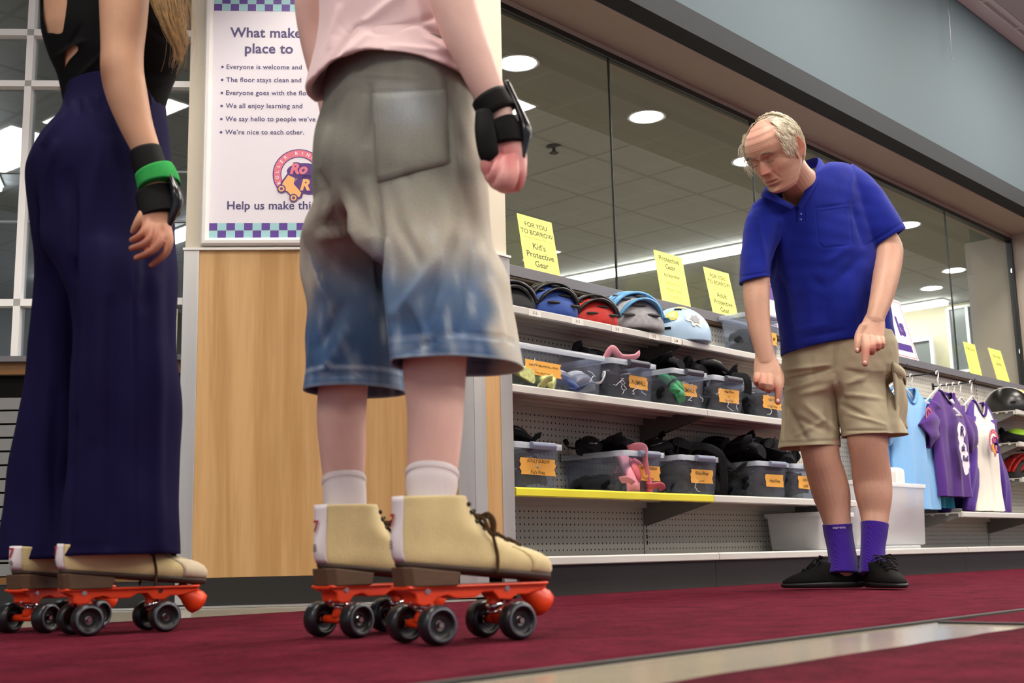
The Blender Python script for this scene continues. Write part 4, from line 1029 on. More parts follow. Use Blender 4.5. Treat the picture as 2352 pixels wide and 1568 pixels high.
        for sy in (-1, 1):
            y0 = sy*.050
            mb = MB(); w = .0165; R = .0315
            mb.lathe([(.020, -w+.004), (.0215, -w), (.026, -w), (R-.001, -w+.005), (R, -w+.009), (R, w-.009), (R-.001, w-.005), (.026, w), (.0215, w), (.020, w-.004), (.020, -w+.004)], (ax, y0, R), (0, 1, 0), 40, caps=False); wh = mb.build('wheel', M['tyre'], t)
            mb = MB(); mb.lathe([(.0205, -w+.006), (.011, -w+.010), (.008, -w+.008), (.008, w-.008), (.011, w-.010), (.0205, w-.006), (.0205, -w+.006)], (ax, y0, R), (0, 1, 0), 28, caps=False); mb.build('hub', M['hub'], wh)
            mb = MB(); mb.lathe([(.0001, sy*(w-.003)), (.0045, sy*(w-.003)), (.0055, sy*(w-.006)), (.0055, sy*(w-.011)), (.0095, sy*(w-.011)), (.0095, 0), (.0001, 0)], (ax, y0, R), (0, 1, 0), 12, caps=False, smooth=False); mb.build('axle_nut', M['chrome'], wh)
            mb = MB(); txt = 'ROLLER'  # plain raised print ring (segments)
            mb.lathe([(.0235, sy*(w+.0002)), (.0268, sy*(w+.0002)), (.0268, sy*(w-.0006))], (ax, y0, R), (0, 1, 0), 40, caps=False); mb.build('wheel_print', M['tyreprint'], wh)
    # tongue, eyelets, laces
    eye = []
    for x, z in [(.112, .1555), (.087, .164), (.064, .1735), (.044, .1845), (.029, .198), (.019, .2135), (.014, .227)]:
        eye.append((x, z))
    if not shaft: eye = eye[:5]
    for i, (x, z) in enumerate(eye):
        for sy in (-1, 1): mb = MB(); mb.sphere(V((x-.0105, sy*(.020+.0005*i), z-.0035)), (.0042, .0035, .0042), 10, 6); mb.build('eyelet', M['eyelet'], t)
    if laces:
        mb = MB()
        for i in range(len(eye)-2 if shaft else len(eye)-1):
            (xa, za), (xb, zb) = eye[i], eye[i+1]
            for sy in (-1, 1):
                mb.tube([V((xa-.004, sy*.021, za-.001)), V(((xa+xb)/2+.001, 0, (za+zb)/2+.0065)), V((xb-.004, -sy*.021, zb-.001))], .0032, 6)
            mb.tube([V((xa-.004, -.021, za-.001)), V((xa, 0, za+.006)), V((xa-.004, .021, za-.001))], .0034, 6)
        kx, kz = eye[4 if shaft else 3]; kx += .006; kz += .004
        K = V((kx, -.004, kz)); mb.sphere(K, (.008, .009, .007), 10, 6)
        for sy in (-1, 1):
            mb.tube(smooth_path([K, V((kx+.008, sy*.022, kz+.006)), V((kx+.008, sy*.040, kz-.008)), V((kx+.002, sy*.045, kz-.030)), V((kx-.004, sy*.041, kz-.024)), V((kx-.003, sy*.026, kz-.004)), K], 4), .0032, 6)
            mb.tube(smooth_path([K, V((kx+.006, sy*.028, kz-.002)), V((kx+.004, sy*.041, kz-.032)), V((kx+.010, sy*.0445, kz-.065)), V((kx+.007, sy*.047, kz-.094))], 4), .0029, 6)
        mb.build('lace', M['lace'], t)
    return t
def skate_at(near_rear, near_front, label, rz=None, **k):
    """ground points of the two near wheels (y=-.05 side)"""
    a, b = V(near_rear), V(near_front); d = (b-a).normalized() if rz is None else V((cos(rz), sin(rz), 0)); n = V((-d.y, d.x, 0))
    mid = (a+b)/2 if rz is None else a + d*.0785
    c = mid + n*.05; return make_skate(label, (c.x, c.y, .0036), atan2(d.y, d.x), **k)
SK2N = skate_at((1.347, 1.418, 0), (1.497, 1.388, 0), 'tan high-top roller skate nearest the camera, with a drooping brown lace bow', digit='8')
SK2F = skate_at((1.410, 1.695, 0), (1.56, 1.70, 0), 'tan roller skate farther from the camera on the person in the pink top', rz=.02, digit='8')
SK1N = skate_at((1.212, 2.285, 0), (1.365, 2.255, 0), 'tan roller skate with a pale scuffed toe under the navy trousers, nearer of the pair', toe_scuff=True, shaft=False)
SK1F = skate_at((1.226, 2.49, 0), (1.36, 2.55, 0), 'tan roller skate with the digit 9 on its heel, farther one under the navy trousers', rz=.36, shaft=False)
# ------------------------------------------------------------------ tools for figures and clothes
import numpy as np
def mpp(p): return (V(p)-EYE).dot(FW)/FPX
def crom(K, sub):
    out = []
    n = len(K)
    for i in range(n-1):
        p0, p1, p2, p3 = K[max(i-1, 0)], K[i], K[i+1], K[min(i+2, n-1)]
        for s in range(sub):
            t = s/sub
            out.append(tuple((p1[k]*2 + (p2[k]-p0[k])*t + (p0[k]*2-p1[k]*5+p2[k]*4-p3[k])*(t*t) + (p1[k]*3-p0[k]-p2[k]*3+p3[k])*(t*t*t))*.5 for k in range(len(p1))))
    out.append(K[-1]); return out
def limb_w(mb, K, n=20, sub=4, ref=None, round_ends=True):
    """K: (point, radius across, radius in depth)"""
    K = [(V(a), float(b), float(c)) for a, b, c in K]; S = crom(K, sub) if len(K) > 2 else [tuple(a*(1-t)+b*t for a, b in zip(K[0], K[1])) for t in [i/sub for i in range(sub+1)]]
    rings = []
    if round_ends:
        d0 = (S[0][0]-S[1][0]).normalized(); d1 = (S[-1][0]-S[-2][0]).normalized()
        a = S[0]; b = S[-1]
        S = [(a[0]+d0*a[1]*q, a[1]*w, a[2]*w) for q, w in ((.97, .22), (.8, .6), (.45, .9))] + S + [(b[0]+d1*b[1]*q, b[1]*w, b[2]*w) for q, w in ((.45, .9), (.8, .6), (.97, .22))]
    for i, (p, ra, rb) in enumerate(S):
        t = (S[min(i+1, len(S)-1)][0]-S[max(i-1, 0)][0]).normalized()
        vw = V(ref) if ref is not None else (p-EYE).normalized()
        side = t.cross(vw)
        if side.length < .05: side = t.orthogonal()
        side.normalize(); dep = side.cross(t).normalized()
        rings.append([p+side*(ra*cos(2*pi*k/n))+dep*(rb*sin(2*pi*k/n)) for k in range(n)])
    mb.loft(rings, True, True); return mb
def limb(mb, pts, n=26, sub=4, **k):
    """pts: (px, py, distance, radius px[, depth ratio])"""
    K = []
    for q in pts:
        p = at(q[0], q[1], q[2]); r = q[3]*mpp(p); K.append((p, r, r*(q[4] if len(q) > 4 else 1)))
    return limb_w(mb, K, n, sub, **k)
def ring_lr(L, R, dep, n=48, front=1.0, sq=1.0):
    """ellipse ring between two silhouette points; dep = half depth; camera side scaled by front"""
    L, R = V(L), V(R); c = (L+R)/2; a = (R-L)/2; b = HD - a*(HD.dot(a)/a.dot(a)); b = b - UP*(b.dot(UP)); b.normalize()
    out = []
    for k in range(n):
        q = 2*pi*k/n; cc, s = cos(q), sin(q)
        f = (abs(cc)**sq)*(1 if cc >= 0 else -1); g = (abs(s)**sq)*(1 if s >= 0 else -1)
        out.append(c+a*f+b*(dep*g*(front if s < 0 else 1)))
    return out
def loft_lr(mb, R, sub=4, cav=None, n=48, cap0=True, cap1=True, sq=1.0):
    """R: (L point, R point, half depth, front scale); cav = depth of the hollow at the last ring"""
    K = [(V(r[0]), V(r[1]), float(r[2]), float(r[3]) if len(r) > 3 else 1.0) for r in R]
    S = crom(K, sub) if len(K) > 2 else K
    rings = [ring_lr(a, b, d, n, f, sq) for a, b, d, f in S]
    if cav:
        th, dp = cav
        a, b, d, f = S[-1]; pa, pb, _, _ = S[-3]
        ax = ((a+b)-(pa+pb)).normalized(); u = (b-a).normalized()
        rings.append(ring_lr(a+u*th, b-u*th, d-th, n, f, sq)); t2 = th+dp*.22; rings.append(ring_lr(a+u*t2-ax*dp, b-u*t2-ax*dp, max(d-t2, d*.4), n, f, sq))
    mb.loft(rings, cap0, cap1); return mb
def fuse(mb, voxel, smooth=2, fac=.5):
    o = mb.build('tmp', M['dark'], fix=True)
    md = o.modifiers.new('r', 'REMESH'); md.mode = 'VOXEL'; md.voxel_size = voxel; md.use_smooth_shade = True
    if smooth:
        ms = o.modifiers.new('s', 'SMOOTH'); ms.factor = fac; ms.iterations = smooth
    dg = bpy.context.evaluated_depsgraph_get(); dg.update()
    me = bpy.data.meshes.new_from_object(o.evaluated_get(dg))
    old = o.data; bpy.data.objects.remove(o); bpy.data.meshes.remove(old); return me
def coords(me):
    a = np.empty(len(me.vertices)*3, np.float32); me.vertices.foreach_get('co', a); return a.reshape(-1, 3).astype(np.float64)
def normals(me):
    a = np.empty(len(me.vertices)*3, np.float32); me.vertices.foreach_get('normal', a); return a.reshape(-1, 3).astype(np.float64)
def set_coords(me, c): me.vertices.foreach_set('co', c.astype(np.float32).ravel()); me.update()
def to_px(c):
    v = c-np.array(EYE); z = v@np.array(FW); return 1176+FPX*(v@np.array(CR))/z, 784-FPX*(v@np.array(CU))/z
def wob(c, f, seed):
    """cheap smooth noise"""
    r = np.random.RandomState(seed); s = 0
    for i in range(7):
        d = r.normal(size=3); d /= np.linalg.norm(d); s = s+np.sin((c@d)*f*(.6+.9*r.rand())*2*pi+r.rand()*6.28)
    return s/4
def folds(me, strokes, wobs=(), facing=.35):
    """raise or press real folds into a cloth along lines; strokes: (x0,y0,x1,y1,width px,height m)"""
    c = coords(me); n = normals(me); x, y = to_px(c)
    view = c-np.array(EYE); view /= np.linalg.norm(view, axis=1)[:, None]
    w = np.clip((facing-(n*view).sum(1))/.5, 0, 1)
    d = np.zeros(len(c))
    for st in strokes:
        x0, y0, x1, y1, wd, amp = st
        dx, dy = x1-x0, y1-y0; L = dx*dx+dy*dy+1e-9
        t = np.clip(((x-x0)*dx+(y-y0)*dy)/L, 0, 1); q = np.hypot(x-x0-t*dx, y-y0-t*dy)
        d += amp*np.exp(-(q/wd)**2)*np.sin(np.pi*np.clip(t*.86+.07, 0, 1))**.5
    d *= w
    for f, a, s in wobs: d += a*wob(c, f, s)
    set_coords(me, c+n*d[:, None])
def mesh_obj(name, me, m, parent, local=True):
    inv = MATS[parent.name].inverted(); me.transform(inv); me.materials.clear(); me.materials.append(m)
    me.polygons.foreach_set('use_smooth', [True]*len(me.polygons)); me.update()
    o = bpy.data.objects.new(name, me); COL.objects.link(o); o.parent = parent; MATS[o.name] = MATS[parent.name]; return o
def paint(me, base, spots, mottle=.06, seed=3):
    """skin pigment: base colour with flushed or darker places, plus shade painted into hollows; spots: (point, radius, colour, strength)"""
    c = coords(me); col = np.tile(np.array(lin(base)[:3]), (len(c), 1))
    for p, r, cc, s in spots:
        q = np.exp(-((c-np.array(V(p)))**2).sum(1)/(r*r))*s; col = col*(1-q[:, None])+np.array(lin(cc)[:3])*q[:, None]
    col *= (1+mottle*wob(c, 14, seed)*.5+mottle*.6*wob(c, 45, seed+1)*.5)[:, None]
    at_ = me.color_attributes.new('pigment_and_shade', 'FLOAT_COLOR', 'POINT')
    at_.data.foreach_set('color', np.concatenate([np.clip(col, 0, 1), np.ones((len(c), 1))], 1).astype(np.float32).ravel())
def skin_mat(name, rough=.5, bump=.0003, bscale=260):
    m = mat(name, '#d0a08a', rough, sub=.12, bump=bump, bscale=bscale, spec=.35); N, L, b = nodes(m)
    a = N.new('ShaderNodeAttribute'); a.attribute_name = 'pigment_and_shade'; L.new(a.outputs['Color'], b.inputs['Base Color']); return m
M['skin'] = skin_mat('skin')

def garment(hips, legA, legB, F, N=72, k=9, sub=6, flare=None):
    """trousers or shorts as one open cloth. rings: (centre, half front-back, half lateral); F = facing; legA = on the facing's left"""
    F = V(F).normalized(); Lf = UP.cross(F).normalized()
    def rg(c, rf, rl, sq=.92):
        out = []
        for i in range(N):
            a = 2*pi*i/N; cc, s = cos(a), sin(a); out.append(V(c)+F*(rf*(abs(cc)**sq)*(1 if cc >= 0 else -1))+Lf*(rl*(abs(s)**sq)*(1 if s >= 0 else -1)))
        return out
    H = crom([(V(c), float(a), float(b)) for c, a, b in hips], sub)
    mb = MB(); hr = [rg(*h) for h in H]; base = len(mb.v); mb.loft(hr, False, False)
    lastb = base+(len(hr)-1)*N; last = hr[-1]
    f0, b0 = last[0], last[N//2]; br = []
    for q in range(1, k+1):
        t = q/(k+1); p = f0*(1-t)+b0*t; p = p - UP*(.035*sin(pi*t)); br.append(p)
    bi = len(mb.v); mb.v += br
    n2 = N//2+1+k
    for leg, sgn in ((legA, 1), (legB, -1)):
        if sgn == 1: idx = [lastb+i for i in range(0, N//2+1)]+[bi+k-1-q for q in range(k)]
        else: idx = [lastb+((N-i) % N) for i in range(0, N//2+1)]+[bi+k-1-q for q in range(k)]
        P0 = [mb.v[i] for i in idx]; m = len(idx)
        LR = crom([(V(c), float(a), float(b)) for c, a, b in leg], sub)
        prev = idx
        # angles: outer half spread over ~ 250 deg, bridge closes the inner side
        ang = [pi*1.30*(i/(N//2)) - pi*.15 for i in range(N//2+1)]+[pi*1.15+(pi*.70)*(q+1)/(k+1) for q in range(k)]
        for j, (c, rf, rl) in enumerate(LR):
            bl = min(1, (j+1)/(sub*1.0)); bl = bl*bl*(3-2*bl)
            ring = []
            for i in range(m):
                a = ang[i]; e = c+F*(rf*cos(a))+Lf*(sgn*rl*sin(a))
                s = P0[i]+(c-(sum(P0, V())/m)); s.z = s.z if False else c.z + (P0[i].z-P0[0].z)*(1-bl)
                ring.append(s*(1-bl)+e*bl)
            cur = list(range(len(mb.v), len(mb.v)+m)); mb.v += ring
            for i in range(m):
                i2 = (i+1) % m; f = [prev[i], prev[i2], cur[i2], cur[i]]
                mb.f.append(f if sgn == 1 else f[::-1]); mb.m.append(0); mb.sm.append(True)
            prev = cur
    return mb
def cloth_mesh(mb, sub=1):
    o = mb.build('tmp', M['dark'], fix=True, weld=True)
    if sub:
        md = o.modifiers.new('s', 'SUBSURF'); md.levels = sub; md.render_levels = sub
    dg = bpy.context.evaluated_depsgraph_get(); dg.update()
    me = bpy.data.meshes.new_from_object(o.evaluated_get(dg)); old = o.data; bpy.data.objects.remove(o); bpy.data.meshes.remove(old); return me

def head_mesh(mb, c, f, up, s=1.0, features=True):
    """sculpted head; c centre, f facing, up crown direction. Returns a function local -> world"""
    f = V(f).normalized(); up = V(up); up = (up-f*up.dot(f)).normalized(); lf = up.cross(f).normalized()
    T = lambda x, y, z: V(c)+f*(x*s)+lf*(y*s)+up*(z*s)
    def itp(tab, z):
        for (z0, v0), (z1, v1) in zip(tab, tab[1:]):
            if z <= z1:
                t = (z-z0)/(z1-z0); t = max(0, min(1, t)); t = t*t*(3-2*t)*.5+t*.5; return v0+(v1-v0)*t
        return tab[-1][1]
    xf = [(-.122, .040), (-.114, .066), (-.104, .077), (-.088, .076), (-.074, .080), (-.058, .081), (-.04, .080), (-.02, .079), (0, .079), (.018, .088), (.04, .090), (.06, .084), (.08, .070), (.098, .046), (.109, .022), (.114, .002)]
    xb = [(-.122, .0), (-.104, .008), (-.085, -.03), (-.065, -.068), (-.04, -.086), (0, -.100), (.03, -.104), (.06, -.095), (.085, -.074), (.1, -.05), (.109, -.026), (.114, -.002)]
    wd = [(-.122, .018), (-.114, .034), (-.102, .045), (-.085, .054), (-.065, .061), (-.04, .067), (-.015, .071), (.01, .073), (.035, .0745), (.06, .070), (.08, .058), (.098, .039), (.109, .020), (.114, .002)]
    g = lambda d, w: exp(-(d/w)**2)
    rows = 120; n = 150; rings = []
    for j in range(rows+1):
        z = -.122+(.236)*(j/rows); ring = []
        a_, b_, w_ = itp(xf, z), itp(xb, z), itp(wd, z)
        for k in range(n):
            t = 2*pi*k/n; t = t-.28*sin(t)*1.0          # denser in front
            cc, sn = cos(t), sin(t); x = (a_ if cc > 0 else -b_)*(abs(cc)**(.82 if cc > 0 else .9))*(1 if cc > 0 else -1); y = w_*(abs(sn)**.92)*(1 if sn > 0 else -1); dz = 0
            if features and cc > 0:
                ay = abs(y)
                d = 0
                if -.056 < z < .012:
                    u = (.008-z)/.046; u = max(0, min(1.12, u)); h = .003+.023*u**1.25 if u <= 1 else .026*(1-(u-1)/.12)
                    d += max(0, h)*g(y, .0075+.005*min(u, 1))
                d += .0065*g(ay-.0135, .006)*g(z+.040, .007) - .004*g(ay-.007, .0035)*g(z+.0485, .0035)
                d -= .0105*g(ay-.030, .016)*g(z-.003, .012); d -= .006*g(ay-.016, .007)*g(z-.003, .010)
                d += .0075*g(ay-.032, .0125)*g(z+.001, .0085); d -= .0028*g(ay-.032, .016)*g(z+.0075-.10*(ay-.032)**2*90, .0018)
                d -= .003*g(ay-.032, .014)*g(z-.0095, .0022)
                d += .0045*g(ay-.030, .017)*g(z-.0195, .0065); d -= .002*g(ay, .006)*g(z-.017, .008)
                d += .004*g(ay-.044, .016)*g(z+.030, .016); d -= .0035*g(ay-.047, .012)*g(z+.062, .016)
                d -= .0032*g(ay-(.019+(-.036-z)*.42), .0036)*(1 if -.078 < z < -.032 else 0)*min(1, (z+.078)/.012, (-.032-z)/.008)
                lipw = g(ay, .021)
                d += .0045*lipw*g(z+.0655, .0042)*(1-.25*g(y, .003)); d += .0055*g(ay, .018)*g(z+.0785, .0048); d -= .0065*g(ay, .024)*g(z+.0718, .0020); d -= .0035*g(ay, .016)*g(z+.0885, .005)
                d += .006*g(ay, .018)*g(z+.104, .010); d -= .0012*g(y, .004)*g(z+.056, .006)
                d -= .0009*(sin(z*900)*g(z-.045, .018)*g(ay, .035))
                x += d*(.3+.7*cc)
                y += (.004*g(z+.030, .015)*g(ay-.06, .015))*(1 if y > 0 else -1)
            ring.append(T(x, y, z+dz))
        rings.append(ring)
    mb.loft(rings, True, True)
    for sg in (-1, 1):       # ears
        rr = []
        for q in range(13):
            u = q/12; zz = -.042+.066*u; wv = .0185*sin(pi*min(1, .12+u*.80))**.7+.002
            ring = []
            for k in range(16):
                t = 2*pi*k/16; ex = -.012+.008*(u-.5)*-1.2+wv*cos(t); bul = .0055*sin(t)
                rim = .0045*abs(cos(t))**3 - .005*(g(cos(t)+.05, .5))*(1 if sin(t) > 0 else 0)*(1 if .25 < u < .85 else 0)
                off = .0705+.017*max(0, -cos(t))*(.5+.5*sin(pi*u)) + bul + (rim if sin(t) > 0 else 0)
                ring.append(T(ex-.004, sg*off, zz))
            rr.append(ring)
        mb.loft(rr, True, True)
    return T

def inside(x, y, poly):
    r = np.zeros(len(x), bool); n = len(poly)
    for i in range(n):
        (xa, ya), (xb, yb) = poly[i], poly[(i+1) % n]
        c = ((ya > y) != (yb > y)) & (x < (xb-xa)*(y-ya)/((yb-ya) if yb != ya else 1e-9)+xa); r ^= c
    return r
def cut_hole(me, poly, facing=.0):
    """cut an opening (neckline, cut-out) into the camera side of a cloth"""
    c = coords(me); n = normals(me); x, y = to_px(c); v = c-np.array(EYE); v /= np.linalg.norm(v, axis=1)[:, None]
    kill = inside(x, y, poly) & ((n*v).sum(1) < facing)
    b = bmesh.new(); b.from_mesh(me); b.verts.ensure_lookup_table()
    bmesh.ops.delete(b, geom=[b.verts[i] for i in np.nonzero(kill)[0]], context='VERTS')
    for it in range(8):
        nw = {}
        for v in b.verts:
            if v.is_boundary:
                nb = [e.other_vert(v).co for e in v.link_edges if e.is_boundary]
                if len(nb) == 2: nw[v] = v.co*.5+(nb[0]+nb[1])*.25
        for v, p in nw.items(): v.co = p
    b.to_mesh(me); b.free(); me.update()

def relax(me, keep, iters=14):
    """even out the limbs without shrinking them; keep = (point, radius) places left crisp (face, hands)"""
    c = coords(me); ne = len(me.edges); e = np.empty(ne*2, np.int32); me.edges.foreach_get('vertices', e); e = e.reshape(-1, 2); n = len(c)
    deg = np.bincount(e.ravel(), minlength=n)[:, None]+1e-9; w = np.ones(n)
    for p, r in keep: w *= np.clip((np.sqrt(((c-np.array(V(p)))**2).sum(1))-r)/(.25*r), 0, 1)
    for it in range(iters):
        for lam in (.55, -.57):
            a = np.stack([np.bincount(e[:, 0], c[e[:, 1], k], n)+np.bincount(e[:, 1], c[e[:, 0], k], n) for k in range(3)], 1)/deg
            c = c+(a-c)*(lam*w)[:, None]
    set_coords(me, c)
# ------------------------------------------------------------------ the man in the blue polo shirt
MD = 4.33
man = thing('person', 'man in a royal blue polo shirt, khaki cargo shorts and purple socks, pointing down', 'person', tuple(on_z(1955, 1357, .0035)))
HC = at(1780, 350, 4.03); HF = RT*-.66 - HD*.50 - UP*.54; HU = UP*.82 - RT*.36 - HD*.30
mb = MB()
HT = head_mesh(mb, HC, HF, HU, 1.10)
limb(mb, [(1806, 380, 4.10, 40), (1828, 412, 4.17, 41), (1850, 445, 4.25, 52), (1858, 480, 4.28, 60)])
# hidden core of the torso
limb(mb, [(1858, 470, 4.28, 50, .8), (1880, 560, 4.32, 70, .8), (1905, 680, 4.36, 80, .8), (1922, 770, 4.37, 85, .7), (1925, 800, 4.37, 82, .7)], n=24)
limb(mb, [(1890, 790, 4.38, 45), (1876, 880, 4.38, 50)]); limb(mb, [(1955, 790, 4.36, 45), (1975, 880, 4.34, 50)])
# his right arm (left in the picture), hand pointing
aR = [(1763, 512, 4.21, 31), (1738, 570, 4.17, 27), (1737, 640, 4.14, 31), (1738, 690, 4.10, 29.5), (1742, 735, 4.08, 27), (1750, 780, 4.06, 23.5), (1757, 815, 4.05, 21.5), (1759, 832, 4.05, 23)]
limb(mb, [(1800, 490, 4.25, 36)]+aR)
def finger(pts, n=14): limb(mb, pts, n=n, sub=4)
limb_pts = [(1757, 812, 4.05, 21.5, .75), (1760, 838, 4.04, 29, .5), (1764, 862, 4.02, 32, .42), (1765, 874, 4.01, 31, .42)]
limb(mb, limb_pts, n=24)
finger([(1787, 866, 4.01, 10), (1789, 885, 3.99, 9.6), (1788, 905, 3.985, 8.6), (1787, 922, 3.985, 7.4)])
finger([(1768, 868, 4.00, 10.5), (1767, 886, 3.965, 10), (1765, 894, 3.99, 9.4), (1766, 884, 4.03, 8.5)])
finger([(1752, 866, 4.00, 9.6), (1751, 882, 3.97, 9), (1751, 886, 4.00, 8.5), (1754, 874, 4.04, 8)])
finger([(1738, 862, 4.01, 8.4), (1738, 876, 3.99, 8), (1740, 880, 4.02, 7.5), (1744, 870, 4.05, 7)])
finger([(1778, 838, 4.06, 11), (1790, 858, 4.08, 9.5), (1793, 876, 4.06, 8.5), (1791, 888, 4.03, 7.5)])
# his left arm (right in the picture)
aL = [(1960, 452, 4.30, 32), (2000, 512, 4.29, 32), (2036, 562, 4.27, 33), (2042, 590, 4.24, 31), (2034, 640, 4.18, 29.5), (2024, 685, 4.13, 26), (2013, 722, 4.09, 21.5), (2009, 738, 4.08, 22)]
limb(mb, [(1910, 440, 4.29, 34)]+aL)
limb(mb, [(2010, 728, 4.085, 21.5, .75), (2005, 752, 4.065, 28, .5), (1999, 775, 4.045, 31, .42), (1999, 783, 4.04, 30, .42)], n=24)
finger([(1986, 776, 4.03, 10), (1988, 796, 4.00, 9.8), (1988, 816, 3.99, 9), (1987, 834, 3.985, 7.6)])
finger([(2001, 778, 4.03, 9.8), (2003, 796, 4.00, 9.2), (2002, 808, 4.01, 8.6), (2001, 802, 4.05, 8)])
finger([(2014, 779, 4.03, 9), (2016, 793, 4.00, 8.6), (2015, 799, 4.02, 8), (2012, 792, 4.06, 7.5)])
finger([(2025, 778, 4.04, 8), (2026, 790, 4.02, 7.6), (2024, 795, 4.04, 7.2), (2020, 788, 4.07, 7)])
finger([(1984, 752, 4.06, 12), (1973, 770, 4.05, 9.8), (1971, 788, 4.03, 9), (1970, 804, 4.02, 7.4)])
# legs
limb(mb, [(1868, 880, 4.38, 46), (1868, 960, 4.37, 43), (1875, 995, 4.36, 42), (1882, 1025, 4.35, 44), (1888, 1058, 4.34, 42), (1902, 1105, 4.35, 43.5), (1911, 1140, 4.35, 42), (1919, 1180, 4.34, 34), (1925, 1215, 4.33, 30), (1933, 1262, 4.32, 29), (1940, 1300, 4.31, 30)])
limb(mb, [(1982, 880, 4.34, 45), (1994, 955, 4.31, 42), (1996, 985, 4.29, 42), (1993, 1010, 4.28, 46), (1996, 1040, 4.28, 43), (2003, 1100, 4.30, 43.5), (2007, 1140, 4.29, 41), (2009, 1180, 4.28, 33), (2008, 1215, 4.26, 28.5), (2006, 1260, 4.25, 26), (2006, 1300, 4.24, 27)])
# kneecaps
for x, y, D in ((1888, 1050, 4.322), (1993, 1026, 4.262)): mb.sphere(at(x, y, D), (.043, .043, .075), 24, 16)
me = fuse(mb, .0022, 1, .4)
relax(me, [(HC, .17), (at(1765, 880, 4.0), .11), (at(1998, 800, 4.03), .11)], 16)
body = coords(me)
A = lambda x, y, D: at(x, y, D)
sp = [(HT(-.006, .084, -.010), .011, '#8d4638', .7), (HT(-.006, -.084, -.010), .011, '#8d4638', .7), (HT(.10, 0, -.036), .028, '#c8756a', .75), (HT(.085, .045, -.03), .03, '#c98373', .45), (HT(.085, -.045, -.03), .03, '#c98373', .45), (HT(.088, 0, -.066), .012, '#a8605a', .55), (HT(.086, .012, -.072), .012, '#9c5650', .6), (HT(.086, -.012, -.072), .012, '#9c5650', .6), (HT(.088, 0, -.080), .012, '#b06860', .5),  # small dark ear spots: shade of the hollow put into the skin colour
      (HT(-.015, .078, -.01), .03, '#c4685a', .7), (HT(-.015, -.078, -.01), .03, '#c4685a', .7), (HT(.06, 0, .085), .06, '#e2a99b', .55), (HT(.075, .03, .004), .014, '#bf8877', .25), (HT(.075, -.03, .004), .014, '#bf8877', .25), (HT(.0, 0, -.13), .05, '#b9776a', .5)]  # eye socket spots are shading painted onto the skin
for x, y in ((1787, 925), (1786, 900), (1767, 890), (1751, 884), (1738, 876)): sp.append((A(x, y, 3.985), .022, '#b9655a', .6))
for x, y in ((1987, 836), (1988, 812), (2002, 806), (2015, 797), (2025, 792), (1970, 804)): sp.append((A(x, y, 3.99), .02, '#b9655a', .55))
for x, y, D in ((1888, 1050, 4.25), (1993, 1022, 4.19)): sp.append((A(x, y, D), .055, '#b27a66', .3))
paint(me, '#c49882', sp, .07)
mo = mesh_obj('body', me, M['skin'], man)
# nails
nail = mat('finger nail', '#e0b5a8', .3)
for x, y, D, nm in ((1786.5, 921, 3.962, 0), (1986.5, 833, 3.962, 0), (1969, 804, 3.998, 0)):
    mb = MB(); c = at(x, y, D); mb.sphere(c, (.006, .006, .008), 12, 8); mb.build('finger_nail', nail, man, world=True)
mb = MB(); c = at(2015.5, 799, 4.01); mb.tube([c+RT*(.0135*cos(t))+HD*(.0135*sin(t))+UP*(.003*cos(t)) for t in [2*pi*k/24 for k in range(25)]], .0022, 8, caps=False); mb.build('finger_ring', mat('gold ring', '#d8a444', .25, 1), man, world=True)
# eyebrows, lashes
brow = mat('grey eyebrow hair', '#8d7f6e', .8); mb = MB(); random.seed(4)
for sg in (-1, 1):
    for i in range(60):
        u = random.random(); y = sg*(.014+.036*u); z = .0215+.005*sin(pi*u*.9)-.006*u*u+random.uniform(-.002, .002); xx = .0915-.55*(abs(y)-.012)**2*18-.002
        p = HT(xx, y, z); q = HT(xx+.0035, y+sg*.009, z+random.uniform(-.003, .003)-.002*u); mb.tube([p, (p+q)/2+(p-HC).normalized()*.002, q], [.0008, .0007, .0002], 4)
mb.build('eyebrow', brow, man, world=True)
mb = MB()
for sg in (-1, 1): mb.tube([HT(.0805-(a*a)*9, sg*(.032+a), -.0085+a*a*10) for a in [-.013+.026*k/10 for k in range(11)]], .0011, 5)
mb.build('eyelash', mat('lash line', '#5a4034', .8), man, world=True)
# hair: fine strands lying on the scalp, bald on top
hairm = mat('pale grey blond hair', '#efe7d2', .5, var=.2, vscale=90, sheen=.2)
mb = MB(); random.seed(8)
def scalp(az, el, off=0):
    """az 0 front, pi back; el height"""
    rx = .105 if abs(az) > pi/2 else .092; c2 = cos(el)
    return HT(rx*cos(az)*c2*1.0+(off*cos(az)*c2), .0765*sin(az)*c2+off*sin(az)*c2, .018+.098*sin(el)+off*sin(el))
for i in range(2300):
    sg = random.choice((-1, 1)); az = sg*random.uniform(1.0, pi); el = random.uniform(-.55, 1.25)
    if abs(az) < 1.45 and (el < -.15 or el > .75): continue
    if el > .8 and abs(az) < 2.0: continue
    if 1.50 < abs(az) < 2.05 and -.6 < el < .25: continue
    L = random.uniform(.03, .055)*(1.25 if el < .2 else 1); pts = []; a, e = az, el
    sweep = random.uniform(.15, .6); wob_i = random.uniform(0, .004)
    for q in range(7):
        u = q/6; pts.append(scalp(a, e, .004+.007*sin(pi*min(1, u+.25))+wob_i+(.010*u*u if el < -.2 else 0)))
        e -= L/.1/6*.85; a += sg*L/.09/6*sweep*(1 if abs(a) < 2.9 else 0)
    mb.tube(pts, [.0006, .0009, .0010, .0010, .0009, .0007, .0003], 4, caps=False)
for i in range(60):   # wisps at his right temple, sticking out past the face
    e = random.uniform(-.1, .6); a = -random.uniform(.95, 1.4); p = scalp(a, e, .002); q = scalp(a, e-.2, .016+random.random()*.010); r = scalp(a+random.uniform(-.1, .2), e-.45, .020+random.random()*.016); mb.tube([p, q, r], [.0012, .001, .0003], 4, caps=False)
